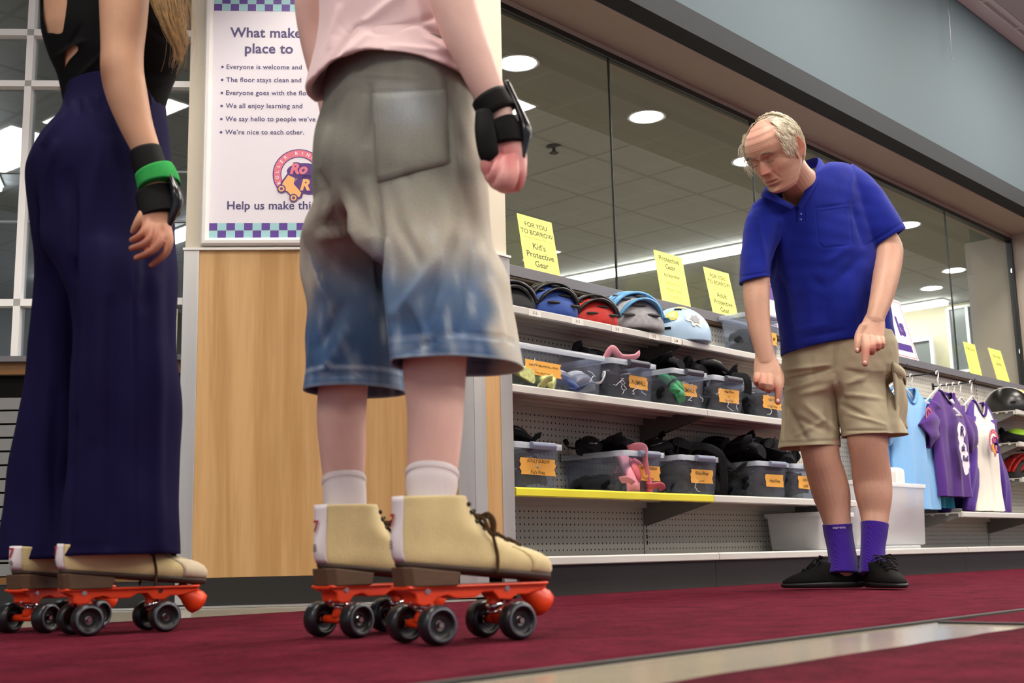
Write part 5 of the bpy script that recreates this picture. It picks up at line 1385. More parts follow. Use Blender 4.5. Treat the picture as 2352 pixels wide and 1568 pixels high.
for i in range(90):   # thin hair across the crown
    a = random.choice((-1, 1))*random.uniform(1.1, 2.6); e = random.uniform(1.0, 1.35); mb.tube([scalp(a, e, .001), scalp(a*1.1, e-.15, .004), scalp(a*1.2, e-.32, .003)], [.0008, .0008, .0003], 4, caps=False)
mb.build('hair', hairm, man, world=True)
# under-layer so the hair reads dense at the sides and back
mb = MB()
rings = []
for j in range(14):
    e = -.75+1.75*j/13; rings.append([scalp(sg_ * 1, e, .0035 if not (1.45 < min(sg_, 2*pi-sg_) < 2.0 and e < .2) else -.012) for sg_ in [1.30+(2*pi-2.60)*k/40 + (0.25*max(0, e-.4) if k < 20 else -.25*max(0, e-.4))*(1-abs(k-20)/20) for k in range(41)]])
mb.loft(rings, closed=False); mb.build('hair_base', mat('hair under layer', '#e0d6ba', .7, var=.25, vscale=60), man, world=True)

# ---- polo shirt
polo = mat('royal blue pique', '#16248a', .85, sheen=.08, bump=.0005, bscale=700, var=.06, vscale=12)
polo_in = polo
mb = MB()
T = lambda a, b, Da, Db, d, f=1: (at(a[0], a[1], Da), at(b[0], b[1], Db), d, f)
loft_lr(mb, [T((1800, 442), (1900, 376), 4.20, 4.27, .075), T((1752, 452), (1945, 380), 4.20, 4.29, .09), T((1724, 480), (1975, 408), 4.21, 4.31, .115), T((1722, 520), (1992, 470), 4.23, 4.32, .135), T((1748, 580), (2004, 545), 4.27, 4.34, .150, 1.05), T((1772, 645), (2020, 610), 4.32, 4.36, .165, 1.1), T((1785, 715), (2035, 690), 4.35, 4.37, .172, 1.12), T((1791, 770), (2045, 738), 4.36, 4.37, .168, 1.08), T((1794, 817), (2054, 778), 4.37, 4.37, .165, 1.05)], sub=4, cav=(.010, .10), n=56)
loft_lr(mb, [T((1745, 462), (1830, 520), 4.22, 4.22, .07), T((1716, 500), (1800, 540), 4.20, 4.20, .075), T((1704, 560), (1782, 580), 4.18, 4.18, .075), T((1699, 610), (1775, 612), 4.15, 4.15, .072), T((1698, 653), (1771, 641), 4.13, 4.13, .068)], sub=4, cav=(.008, .06), n=40)
loft_lr(mb, [T((1935, 505), (1955, 378), 4.29, 4.29, .08), T((1950, 530), (2000, 410), 4.30, 4.30, .085), T((1972, 552), (2040, 462), 4.29, 4.29, .083), T((1998, 576), (2079, 527), 4.28, 4.28, .08)], sub=5, cav=(.008, .06), n=40)
me = fuse(mb, .0042, 5, .5)
cut_hole(me, [(1762, 438), (1800, 418), (1850, 390), (1882, 355), (1872, 400), (1849, 442), (1829, 474), (1795, 459)])
folds(me, [(a_, b_, c_, d_, w_, h_*1.35) for a_, b_, c_, d_, w_, h_ in [ # x0,y0,x1,y1,width,height
    (1872, 478, 1950, 467, 2.0, -.0022), (1872, 487, 1950, 476, 1.5, -.0012), (1872, 478, 1881, 560, 1.8, -.0018), (1881, 560, 1893, 569, 1.8, -.0018), (1893, 569, 1950, 563, 1.8, -.0018), (1950, 467, 1957, 560, 1.8, -.0014),
    (1829, 474, 1827, 512, 2.2, -.004), (1846, 474, 1848, 508, 1.8, -.0018), (1826, 512, 1849, 508, 2, -.002),
    (1790, 520, 1770, 640, 8, -.010), (1805, 540, 1800, 640, 10, .006), (1985, 560, 1960, 470, 8, -.008), (1975, 590, 1930, 640, 12, -.006), (1900, 600, 1950, 570, 10, .004),
    (1960, 400, 1950, 470, 6, .004), (1740, 500, 1760, 610, 6, .005), (1718, 470, 1742, 540, 5, -.004), (1700, 635, 1772, 624, 2, -.0025), (2068, 515, 1992, 562, 2.2, -.0025),
    (1800, 700, 1830, 790, 10, -.006), (1850, 640, 1870, 780, 14, .005), (1900, 700, 1905, 800, 12, -.004), (1950, 640, 1965, 780, 12, .005), (1795, 640, 1815, 720, 9, -.006), (1990, 640, 2000, 740, 10, -.006),
    (1798, 803, 1965, 777, 2.0, -.002), (1870, 640, 1890, 660, 10, -.003), (1820, 760, 1900, 745, 8, .003), (1850, 775, 1940, 758, 6, -.003)]], [(6, .0025, 3), (14, .0012, 5)])
ps = mesh_obj('polo_shirt', me, polo, man)
# collar
mb = MB()
inn = [at(*q) for q in [(1827, 474, 4.125), (1800, 458, 4.11), (1775, 442, 4.11), (1764, 432, 4.16), (1785, 405, 4.25), (1830, 378, 4.31), (1866, 362, 4.29), (1879, 364, 4.24), (1872, 388, 4.185), (1856, 420, 4.15), (1842, 448, 4.135), (1829, 474, 4.125)]]
out = [at(*q) for q in [(1820, 482, 4.115), (1788, 468, 4.09), (1762, 456, 4.09), (1746, 449, 4.14), (1765, 430, 4.29), (1830, 400, 4.38), (1882, 383, 4.36), (1899, 386, 4.26), (1897, 402, 4.18), (1884, 412, 4.15), (1860, 450, 4.125), (1836, 484, 4.12)]]
mid = [(a+b)/2+ (UP*.012 - HD*.004) for a, b in zip(inn, out)]
cr_ = [crom([(p,) for p in row], 5) for row in (inn, mid, out)]
mb.loft([[p[0] for p in r] for r in cr_], closed=False); mb.build('collar', polo, ps, world=True, solid=.003, sub=1)
btn = mat('blue button', '#27348f', .3)
for x, y in ((1838, 492), (1838, 505)):
    mb = MB(); c = at(x, y, 4.118); mb.lathe([(.0055, 0), (.0055, .002), (.001, .003)], c, -HD, 14); mb.build('button', btn, ps, world=True)

# ---- cargo shorts
khaki = mat('khaki ripstop', '#b2a88e', .8, bump=.0004, bscale=500, var=.05, vscale=10)
mF = (-HD*.94 - RT*.34)
G = lambda x, y, D: at(x, y, D)
legs_l = [(G(1975, 885, 4.34), .118, .105), (G(1986, 930, 4.33), .118, .106), (G(1999, 970, 4.315), .116, .110), (G(2009, 1001, 4.305), .118, .116)]
legs_r = [(G(1870, 885, 4.39), .118, .105), (G(1864, 940, 4.39), .116, .104), (G(1861, 990, 4.385), .114, .105), (G(1860, 1028, 4.38), .118, .112)]
hp = [(G(1928, 770, 4.36), .145, .19), (G(1928, 800, 4.36), .150, .205), (G(1928, 840, 4.365), .150, .210), (G(1926, 868, 4.365), .142, .210)]
mb = garment(hp, legs_l, legs_r, mF, N=72, k=9, sub=6)
me = cloth_mesh(mb, 1)
folds(me, [(a_, b_, c_, d_, w_, h_*2.2) for a_, b_, c_, d_, w_, h_ in [(1805, 850, 1900, 838, 4, .006), (1815, 872, 1905, 846, 4, -.006), (1840, 905, 1900, 890, 5, .006), (1805, 900, 1880, 872, 5, .005), (1830, 960, 1890, 985, 5, -.005), (1850, 930, 1920, 990, 6, .006), (1830, 1000, 1900, 960, 5, .004), (1810, 935, 1850, 1005, 6, -.005), (1900, 940, 1905, 1000, 5, -.005),
           (1945, 850, 2040, 870, 5, -.004), (1940, 905, 2030, 915, 4, .004), (1950, 880, 1990, 865, 4, .005), (1950, 950, 2035, 975, 3, .003), (1935, 930, 1990, 955, 5, -.005), (2040, 840, 2046, 990, 3, -.005), (2052, 870, 2060, 985, 5, .006),
           (1918, 790, 1920, 870, 4, -.005), (1862, 820, 1868, 870, 5, -.004), (1795, 1017, 1925, 1010, 2, -.003), (1944, 989, 2040, 987, 2, -.003), (1800, 880, 1803, 1010, 2, -.003), (1800, 880, 1798, 1010, 2.5, .003), (1925, 870, 1935, 915, 4, -.006)]], [(7, .003, 11), (18, .0016, 12)])
so = mesh_obj('cargo_shorts', me, khaki, man)
so.modifiers.new('solid', 'SOLIDIFY').thickness = .003
# cargo pocket on his left thigh
mb = MB(); a = at(2043, 836, 4.24); b = at(2068, 872, 4.36); c = at(2078, 985, 4.38); d = at(2052, 975, 4.235)
def bil(u, v): return (a*(1-u)+b*u)*(1-v)+(d*(1-u)+c*u)*v
nn = (b-a).cross(d-a).normalized(); nn = -nn if nn.dot(HD) > 0 else nn
mb.loft([[bil(u, v)+nn*(.006+.018*sin(pi*u)*sin(pi*min(1, v*1.1)) + .004*sin(u*16+v*3)) for u in [k/14 for k in range(15)]] for v in [j/14 for j in range(15)]], closed=False)
mb.build('cargo_pocket', khaki, so, world=True, solid=.006)
mb = MB(); mb.loft([[bil(u, v)+nn*(.012+.018*sin(pi*u)) for u in [k/10-.02 for k in range(11)]] for v in (-.03, .04, .14)], closed=False); mb.build('pocket_flap', khaki, so, world=True, solid=.004)

# ---- socks and shoes
sockm = mat('purple ribbed sock', '#3d1d8f', .85, sheen=.2); N_, L_, b_ = nodes(sockm)
wv = N_.new('ShaderNodeTexWave'); wv.inputs['Scale'].default_value = 90; tc = N_.new('ShaderNodeTexCoord'); L_.new(tc.outputs['Object'], wv.inputs['Vector']); bp = N_.new('ShaderNodeBump'); bp.inputs['Distance'].default_value = .0008; L_.new(wv.outputs['Fac'], bp.inputs['Height']); L_.new(bp.outputs[0], b_.inputs['Normal'])
sockt = mat('white sock lettering', '#cfc9e6', .7)
for pts, nm, y0 in (([(1923, 1203, 4.33, 33.5), (1925, 1222, 4.33, 32.5), (1931, 1255, 4.32, 31.5), (1936, 1285, 4.31, 32.5), (1938, 1318, 4.30, 36)], 'r', 1207), ([(2009, 1202, 4.265, 31.5), (2008, 1222, 4.26, 30), (2005, 1255, 4.25, 27.5), (2005, 1285, 4.24, 29), (2006, 1318, 4.23, 32)], 'l', 1207)):
    mb = MB(); limb(mb, pts, n=32, sub=6, round_ends=False)
    s = mb.build('sock', sockm, man, world=True)
    c = at(pts[0][0], y0+7, pts[0][2]); r = 33*mpp(c)*1.02 if nm == 'r' else 30.8*mpp(c)*1.02
    mb = MB(); put_text(mb, 'supreme', (0, 0, 0), UP, UP, size=.0095, align='C', bold=.01, warp=lambda u, v: c + RT*(r*sin((u-(.006 if nm == 'r' else .018))/r)) - HD*(r*cos((u-(.006 if nm == 'r' else .018))/r)) + UP*v)
    mb.build('sock_lettering', sockt, s, world=True)
knit = mat('black knit shoe', '#151516', .8, bump=.0005, bscale=400); sole2 = mat('black rubber sole', '#1d1d1e', .5)
def shoe(label, heel, ang, L=.29):
    d = V((cos(ang), sin(ang), 0)); w = V((-d.y, d.x, 0)); o = V(heel)
    def ring(xb, xf, hb, hf, zb, zf, n=40):
        return [o+d*p.x+w*p.y+UP*p.z for p in foot_ring(xb, xf, hb, hf, zb, zf, n)]
    mb = MB(); mb.loft([ring(.01, L-.01, .028, .036, .004, .006), ring(0, L, .034, .042, .008, .010), ring(-.002, L+.003, .036, .044, .02, .016), ring(.0, L-.001, .035, .043, .026, .021)])
    so_ = mb.build('shoe_sole', sole2, man, world=True)
    mb = MB(); mb.loft([ring(.002, L-.004, .034, .042, .024, .018), ring(.0, L-.006, .035, .043, .034, .03), ring(.001, L-.03, .035, .041, .048, .045), ring(.002, L-.07, .034, .037, .06, .062), ring(.003, L-.105, .033, .034, .07, .08), ring(.003, L-.135, .032, .032, .078, .094), ring(.006, L-.14, .029, .029, .079, .096), ring(.012, L-.15, .025, .025, .06, .07)])
    sh = mb.build('shoe', knit, man, world=True)
    mb = MB()
    for q in range(5):
        x = L-.075-.017*q; z = .058+.010*q+.003
        mb.tube([o+d*x+w*-.022+UP*z, o+d*(x-.006)+UP*(z+.012), o+d*(x-.012)+w*.022+UP*(z+.003)], .0022, 6); mb.tube([o+d*x+w*.022+UP*z, o+d*(x-.006)+UP*(z+.012), o+d*(x-.012)+w*-.022+UP*(z+.003)], .0022, 6)
    K = o+d*(L-.15)+UP*.108
    for sg in (-1, 1): mb.tube([K, K+w*(sg*.03)+d*.01+UP*.008, K+w*(sg*.045)+d*.02-UP*.012, K+w*(sg*.02)+d*.012, K], .0022, 6); mb.tube([K, K+w*(sg*.02)+d*.03-UP*.006, K+w*(sg*.035)+d*.05-UP*.028], .002, 6)
    mb.build('shoe_lace', mat('black shoe lace', '#0d0d0e', .7), sh, world=True)
ah = on_z(1958, 1355, .0035); angR = atan2((RT*-1+HD*.28).y, (RT*-1+HD*.28).x)
hR = at(1940, 1300, 4.31); hR.z = .0035; dR = V((cos(angR), sin(angR), 0)); shoe('r', hR-dR*.062, angR, .285)
dL = (-HD*.98+RT*.16).normalized(); angL = atan2(dL.y, dL.x); hL = at(2006, 1300, 4.24); hL.z = .0035; shoe('l', hL-dL*.062, angL, .275)
# ------------------------------------------------------------------ skater in the pink top (seen from behind)
P2 = thing('person', 'person seen from behind in a pink top, bleached denim shorts and white socks', 'person', (1.45, 1.60, .0036))
SF = V((1, 0, 0)); SL = V((0, 1, 0))
rx, ry = SK2N.location.x, SK2N.location.y; fx, fy = SK2F.location.x, SK2F.location.y
def skl(s, x, z, y=0): a = s.rotation_euler.z; return V((s.location.x+x*cos(a)-y*sin(a), s.location.y+x*sin(a)+y*cos(a), s.location.z+z))
mb = MB()
W2D = 2.12
aNR = skl(SK2N, -.060, .20); aFR = skl(SK2F, -.060, .20)
# legs down into the boots
def rad(p, px): return px*mpp(p)
def leg(ank, pts):
    K = [(at(*q[:3]), rad(at(*q[:3]), q[3]), rad(at(*q[:3]), q[3])*(q[4] if len(q) > 4 else 1)) for q in pts]
    K += [(K[-1][0]*.6+ank*.4, .031, .031), (ank, .026, .027), (ank-UP*.04, .022, .024)]; limb_w(mb, K, 30, 5)
leg(aNR, [(1005, 640, 2.03, 62), (1002, 760, 2.03, 70), (998, 850, 2.03, 73), (1000, 930, 2.035, 66), (998, 1000, 2.035, 63), (993, 1085, 2.03, 57)])
leg(aFR, [(802, 640, 2.24, 56), (796, 780, 2.25, 58), (788, 890, 2.25, 57), (784, 960, 2.255, 56), (787, 1030, 2.26, 53), (790, 1100, 2.26, 47)])
limb(mb, [(905, 430, 2.13, 90, .5), (905, 330, 2.13, 110, .5), (895, 200, 2.13, 112, .5), (880, 80, 2.12, 115, .6), (870, -60, 2.12, 118, .6), (862, -220, 2.12, 125, .55), (858, -330, 2.12, 100, .6), (862, -420, 2.12, 48, 1), (868, -480, 2.12, 44, 1)], n=30)
limb(mb, [(935, 430, 2.10, 55), (1005, 640, 2.03, 55)]); limb(mb, [(880, 430, 2.18, 52), (802, 640, 2.24, 52)])
# right arm
limb(mb, [(945, -310, 2.06, 36), (985, -230, 2.03, 43), (1010, -120, 2.0, 46), (1034, -20, 1.99, 52), (1062, 70, 1.985, 50), (1096, 150, 1.98, 43), (1125, 215, 1.98, 37), (1145, 265, 1.985, 34), (1155, 300, 1.985, 36)], n=28)
limb(mb, [(785, -310, 2.20, 36), (748, -220, 2.24, 42), (730, -110, 2.27, 43), (720, 0, 2.29, 43), (728, 80, 2.30, 41), (742, 160, 2.30, 35), (758, 230, 2.31, 29), (770, 290, 2.32, 30), (778, 330, 2.32, 26)])
# curled right hand
limb(mb, [(1150, 290, 1.985, 36, .7), (1160, 330, 1.98, 44, .6), (1166, 370, 1.975, 46, .6), (1164, 395, 1.97, 42, .6)], n=26)
def fg(pts): limb(mb, pts, n=16, sub=4)
fg([(1194, 360, 1.975, 14), (1197, 396, 1.96, 13.5), (1188, 426, 1.965, 13), (1168, 432, 1.985, 11), (1154, 420, 1.995, 10)])
fg([(1178, 366, 1.958, 14.5), (1178, 404, 1.938, 14), (1166, 430, 1.945, 13), (1148, 430, 1.97, 11), (1140, 416, 1.985, 10)])
fg([(1161, 368, 1.95, 14), (1156, 404, 1.93, 13.5), (1145, 426, 1.94, 12), (1132, 420, 1.96, 10.5)])
fg([(1145, 364, 1.952, 12.5), (1137, 394, 1.938, 12), (1127, 411, 1.948, 10.5), (1120, 402, 1.965, 9.5)])
fg([(1134, 335, 1.97, 16), (1118, 362, 1.955, 15), (1116, 386, 1.955, 13), (1126, 400, 1.96, 11)])
head_mesh(mb, at(880, -560, 2.10), SF*.9+SL*.1-UP*.1, UP, 1.0, True)
me = fuse(mb, .0030, 1, .5)
relax(me, [(at(1165, 385, 1.96), .13)], 14)
sp = [(at(x, y, D), r, '#c4656a', .7) for x, y, D, r in ((1165, 390, 1.96, .045), (1180, 420, 1.96, .03), (1140, 400, 1.95, .03), (1160, 340, 1.95, .03))]
sp += [(at(x, y, D), .055, '#d09a90', .3) for x, y, D in ((1000, 1000, 1.98), (790, 1000, 2.2), (1000, 1080, 1.98), (788, 1090, 2.2), (720, 60, 2.26), (730, 160, 2.27))]
paint(me, '#e4beb2', sp, .06, 9); mesh_obj('body', me, M['skin'], P2)
hairb = mat('brown hair', '#6b4a2c', .6, var=.2, vscale=40)
mb = MB(); mb.sphere(at(880, -560, 2.10)-SF*.022+UP*.022, (.108, .094, .112), 24, 16); limb(mb, [(850, -570, 2.08, 110), (835, -480, 2.06, 90), (832, -400, 2.06, 62)]); mb.build('hair', hairb, P2, world=True)
# socks
wsock = mat('white ribbed sock', '#dcd3d4', .8, bump=.0006, bscale=160, stretch=(1, 1, .1))
for ank, q in ((aNR, (993, 1085, 2.03, 57)), (aFR, (790, 1100, 2.26, 47))):
    b0 = at(*q[:3]); r0 = rad(b0, q[3]); dn = (ank-b0)
    mb = MB(); limb_w(mb, [(b0-dn*.02, r0*1.0, r0*1.0), (b0-dn*.03, r0*1.07, r0*1.07), (b0+dn*.08, r0*1.09, r0*1.09), (b0+dn*.13, r0*1.04, r0*1.04), (b0+dn*.3, r0*1.05, r0*1.05), (b0+dn*.6, .039, .039), (b0+dn*1.0, .034, .034), (b0+dn*1.2, .031, .032)], 36, 4, round_ends=False); mb.build('sock', wsock, P2, world=True)
# denim shorts
def denim():
    m = mat('bleached denim', '#8e9aa3', .9, bump=.0006, bscale=420); N, L, b = nodes(m)
    a = N.new('ShaderNodeAttribute'); a.attribute_name = 'bleach_and_shade'
    g = N.new('ShaderNodeNewGeometry'); n2 = N.new('ShaderNodeTexNoise'); n2.inputs['Scale'].default_value = 420; L.new(g.outputs['Position'], n2.inputs['Vector'])
    mx = N.new('ShaderNodeMix'); mx.data_type = 'RGBA'; mx.blend_type = 'OVERLAY'; mx.inputs[0].default_value = .35; L.new(a.outputs['Color'], mx.inputs[6]); L.new(n2.outputs['Color'], mx.inputs[7]); L.new(mx.outputs[2], b.inputs['Base Color']); return m
def bleach_and_shade(me):
    """uneven dye of the cloth: greyed seat, pale outer side, blue lower legs, light stitching at the hem; also painted shade between the legs"""
    c = coords(me); x, y = to_px(c); D = c@np.array(HD)
    ss = lambda a, b, v: (lambda t: t*t*(3-2*t))(np.clip((v-a)/(b-a), 0, 1))
    L_ = lambda h: np.array(lin(h)[:3])
    n1 = wob(c, 5, 61); n2 = wob(c, 16, 62); n3 = wob(c*np.array([1, 1, .25]), 30, 63)
    yy = y+28*n1+10*n2
    mix = lambda A, B, t: A*(1-t[:, None])+B*t[:, None]
    col = np.tile(L_('#84847b'), (len(c), 1)); col = mix(col, L_('#a8a396'), ss(380, 520, yy)); col = mix(col, L_('#5f7694'), ss(530, 690, yy)); col = mix(col, L_('#3f5a80'), ss(690, 800, yy))
    seat = np.exp(-(((x-940)/60)**2+((y-250)/45)**2)); col = mix(col, L_('#a9b3ba'), seat*.7)
    near = D < 2.15
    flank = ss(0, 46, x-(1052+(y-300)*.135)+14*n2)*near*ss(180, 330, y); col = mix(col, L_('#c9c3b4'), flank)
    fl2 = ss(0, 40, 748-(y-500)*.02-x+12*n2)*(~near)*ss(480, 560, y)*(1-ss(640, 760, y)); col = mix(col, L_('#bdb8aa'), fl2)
    dk = np.exp(-((x-880)/26)**2)*ss(380, 520, y)*(~near); col = mix(col, L_('#3f4a57'), dk*.6)  # shade between the legs, painted into the far leg's colour
    streak = np.exp(-((n3-.9)/.35)**2)*.35*ss(450, 600, y); col = mix(col, L_('#b9c2c8'), streak)
    for zh, sel in ((at(1054, 842, 2.03).z, near), (at(817, 900, 2.25).z, ~near)):
        h = c[:, 2]-zh
        st = np.exp(-((h-.034)/.0028)**2)*sel*(.55+.25*n3); band = np.clip(1-np.abs(h-.016)/.018, 0, 1)*sel*(.22+.2*n3); edge = np.exp(-((h-.001)/.003)**2)*sel
        col = mix(col, L_('#aebccb'), np.clip(st+band+edge*.6, 0, 1))
    col *= (1+.05*n2+.04*n3)[:, None]
    q = me.color_attributes.new('bleach_and_shade', 'FLOAT_COLOR', 'POINT'); q.data.foreach_set('color', np.concatenate([np.clip(col, 0, 1), np.ones((len(c), 1))], 1).astype(np.float32).ravel())
M['denim'] = denim()
G = at
hp = [(G(908, 140, 2.12), .108, .135), (G(911, 185, 2.125), .116, .148), (G(911, 235, 2.125), .124, .152), (G(909, 310, 2.13), .138, .158), (G(910, 400, 2.13), .142, .166), (G(914, 460, 2.13), .138, .172)]
lA = [(G(806, 560, 2.235), .112, .086), (G(812, 680, 2.25), .102, .082), (G(815, 790, 2.25), .100, .082), (G(817, 900, 2.25), .104, .084)]
lB = [(G(1010, 560, 2.045), .122, .092), (G(1028, 660, 2.04), .122, .092), (G(1042, 750, 2.035), .125, .094), (G(1054, 842, 2.03), .130, .096)]
mb = garment(hp, lA, lB, SF, N=80, k=9, sub=7)
me = cloth_mesh(mb, 1)
folds(me, [(a_, b_, c_, d_, w_, h_*1.7) for a_, b_, c_, d_, w_, h_ in [(865, 430, 880, 690, 9, -.012), (885, 560, 915, 830, 12, .008), (850, 200, 842, 330, 6, -.006), (862, 230, 868, 400, 5, .003), (870, 412, 1030, 372, 4, -.003), (870, 420, 940, 416, 3, .002), (1030, 190, 1034, 372, 4, -.005), (1038, 190, 1050, 470, 5, .003), (870, 420, 852, 260, 4, -.003),
           (920, 720, 1000, 600, 14, .008), (960, 760, 1040, 560, 16, -.007), (900, 480, 960, 600, 12, -.006), (1040, 480, 1000, 700, 14, .006), (1090, 560, 1060, 760, 12, -.006), (1100, 300, 1120, 600, 10, .004), (730, 520, 800, 500, 10, -.009), (735, 545, 810, 530, 8, .007), (720, 600, 760, 700, 12, .006), (730, 800, 790, 700, 12, -.006), (740, 860, 800, 760, 10, .006), (760, 300, 745, 430, 8, .004), (740, 400, 760, 470, 8, -.006), (800, 430, 850, 520, 12, -.008),
           (925, 812, 1050, 760, 3, -.003), (1050, 760, 1180, 785, 3, -.003), (715, 862, 845, 858, 3, -.003), (820, 172, 960, 178, 3, .002), (830, 215, 1030, 205, 3, -.002), (950, 700, 980, 780, 8, .004), (1130, 650, 1150, 780, 10, .005)]], [(5, .004, 21), (11, .0025, 22)])
bleach_and_shade(me)
jo = mesh_obj('denim_shorts', me, M['denim'], P2); jo.modifiers.new('solid', 'SOLIDIFY').thickness = .003
# back pocket patch
def on_surface(mesh_o, pts, lift=.003):
    from mathutils.bvhtree import BVHTree
    me = mesh_o.data; Mx = MATS[mesh_o.name]
    bvh = BVHTree.FromPolygons([Mx @ v.co for v in me.vertices], [list(p.vertices) for p in me.polygons]); out = []
    for x, y in pts:
        d = ray(x, y).normalized(); h = bvh.ray_cast(EYE, d); out.append(h[0]-d*lift if h[0] else None)
    return out
def patch(name, mesh_o, poly, m, parent, nx=12, ny=12, lift=.003, solid=.002, bulge=0):
    a, b, c, d = [V((*p, 0)) for p in poly]; mb = MB(); rows = []
    for j in range(ny+1):
        v = j/ny; pts = [((a*(1-u)+b*u)*(1-v)+(d*(1-u)+c*u)*v) for u in [i/nx for i in range(nx+1)]]
        s = on_surface(mesh_o, [(p.x, p.y) for p in pts], lift)
        ok = [q for q in s if q is not None]
        if len(ok) < len(s): continue
        rows.append([q-HD*(bulge*sin(pi*i/nx)*sin(pi*v)) for i, q in enumerate(s)])
    if len(rows) > 1:
        mb.loft(rows, closed=False); return mb.build(name, m, parent, world=True, solid=solid, fix=True)
pk = patch('back_pocket', jo, [(852, 215), (1026, 205), (1032, 375), (866, 418)], M['denim'], jo, lift=.004)
m_ = MATS[pk.name]; pk.data.transform(m_); bleach_and_shade(pk.data); pk.data.transform(m_.inverted())
pk.name = 'back_pocket'
# pink top
pink = mat('pale pink jersey', '#e6c9cb', .85, bump=.0003, bscale=600, sheen=.2)
T2 = lambda a, b, Da, Db, d, f=1: (at(a[0], a[1], Da), at(b[0], b[1], Db), d, f)
mb = MB()
loft_lr(mb, [T2((790, -335), (935, -345), 2.14, 2.10, .06), T2((752, -290), (985, -300), 2.15, 2.08, .085), T2((748, -180), (992, -190), 2.15, 2.07, .10), T2((744, -60), (995, -70), 2.15, 2.07, .108), T2((750, 60), (1022, 20), 2.16, 2.06, .115), T2((738, 150), (1062, 110), 2.17, 2.06, .125), T2((725, 238), (1094, 196), 2.18, 2.055, .148)], sub=5, cav=(.010, .10), n=56)
for L_, R_ in ((((935, -335), (940, -180)), ((1015, -240), (960, -120))), (((800, -330), (790, -190)), ((720, -230), (770, -120)))): pass
loft_lr(mb, [T2((900, -330), (930, -190), 2.07, 2.07, .06), T2((985, -310), (945, -150), 2.04, 2.04, .062), T2((1050, -190), (955, -130), 2.02, 2.02, .062)], sub=4, cav=(.004, .05), n=32)
loft_lr(mb, [T2((820, -330), (800, -190), 2.18, 2.18, .06), T2((735, -300), (795, -150), 2.22, 2.22, .062), T2((680, -190), (770, -130), 2.25, 2.25, .062)], sub=4, cav=(.004, .05), n=32)
me = fuse(mb, .0042, 5, .5)
folds(me, [(750, 190, 830, 60, 9, -.007), (760, 210, 850, 90, 9, .005), (830, 60, 930, -20, 10, .006), (850, 90, 1000, 40, 9, -.005), (900, 130, 1040, 130, 8, .004), (960, 60, 1030, 100, 8, -.005), (980, 100, 1060, 150, 7, .005), (760, 120, 780, 20, 8, .005), (1000, 20, 1050, 110, 8, -.006), (725, 222, 820, 158, 2.5, -.002), (820, 158, 960, 155, 2.5, -.002), (960, 155, 1080, 182, 2.5, -.002)], [(6, .003, 31)])
# hem line rises in the middle of the back
c = coords(me); x, y = to_px(c); w = np.clip((y-40)/150, 0, 1)
hx = [700, 725, 760, 800, 840, 930, 1000, 1060, 1094, 1120]; hy = [240, 237, 207, 183, 172, 173, 180, 189, 197, 200]
line = 238+(x-725)*(196-238)/369; dy = np.clip(line-np.interp(x, hx, hy), 0, 60)
z_ = (c-np.array(EYE))@np.array(FW)
c[:, 2] += dy*w*z_/FPX*1.0
set_coords(me, c)
mesh_obj('pink_top', me, pink, P2)

# ---- wrist guards
guard = mat('black wrist guard fabric', '#121213', .7, bump=.0005, bscale=300); splint = mat('black glossy splint', '#17181d', .22)
def cuff(mb, pts, n=32, sub=5): limb(mb, pts, n=n, sub=sub, round_ends=False)
def make_guard(parent, sets, splints, strapm=None):
    mb = MB()
    for q in sets: cuff(mb, q)
    g = mb.build('wrist_guard', guard, parent, world=True)
    for q in splints:
        mb = MB(); limb(mb, q, n=18, sub=5); mb.build('splint', splint, g, world=True)
    return g
g2 = make_guard(P2, [[(1122, 222, 1.98, 43), (1146, 205+58, 1.98, 45)], [(1140, 285, 1.98, 46, .9), (1152, 312, 1.98, 51, .85), (1158, 338, 1.978, 50, .8)], [(1112, 255, 1.955, 20, .5), (1114, 300, 1.945, 24, .5), (1122, 350, 1.945, 24, .5), (1128, 366, 1.95, 18, .5)]], [[(1164, 192, 1.985, 8, 1.3), (1182, 230, 1.98, 8, 1.3), (1200, 272, 1.972, 10, 1.2), (1208, 300, 1.968, 13, 1.1), (1206, 332, 1.968, 8, 1.2), (1200, 366, 1.966, 5, 1.2)]])

# ------------------------------------------------------------------ skater in navy trousers
P1 = thing('person', 'person in a black crop top, wide navy trousers and a green-strapped wrist guard', 'person', (1.30, 2.42, .0036))
F1 = V((cos(-.05), sin(-.05), 0))
mb = MB()
bN = skl(SK1N, -.04, .165); bF = skl(SK1F, -.04, .165)
def leg1(ank, pts):
    K = [(at(*q[:3]), rad(at(*q[:3]), q[3]), rad(at(*q[:3]), q[3])) for q in pts]; K += [(ank, .024, .028), (ank-UP*.03, .022, .024)]; limb_w(mb, K, 26, 5)
leg1(bN, [(270, 560, 2.53, 50), (272, 800, 2.53, 50), (265, 1000, 2.52, 46), (245, 1180, 2.515, 34)])
leg1(bF, [(188, 560, 2.70, 48), (165, 800, 2.71, 48), (128, 1000, 2.71, 45), (105, 1180, 2.70, 33)])
limb(mb, [(238, 430, 2.62, 85, .6), (240, 380, 2.62, 90, .6), (257, 260, 2.61, 86, .55), (262, 160, 2.61, 96, .65), (262, 60, 2.61, 108, .7), (258, -60, 2.61, 112, .7), (252, -200, 2.61, 112, .6), (250, -290, 2.61, 85, .6), (258, -360, 2.61, 42), (268, -420, 2.60, 38)], n=30)
limb(mb, [(250, 420, 2.59, 45), (270, 600, 2.53, 45)]); limb(mb, [(222, 420, 2.65, 45), (186, 600, 2.70, 44)])
T1 = lambda a, b, Da, Db, d, f=1: (at(a[0], a[1], Da), at(b[0], b[1], Db), d, f)
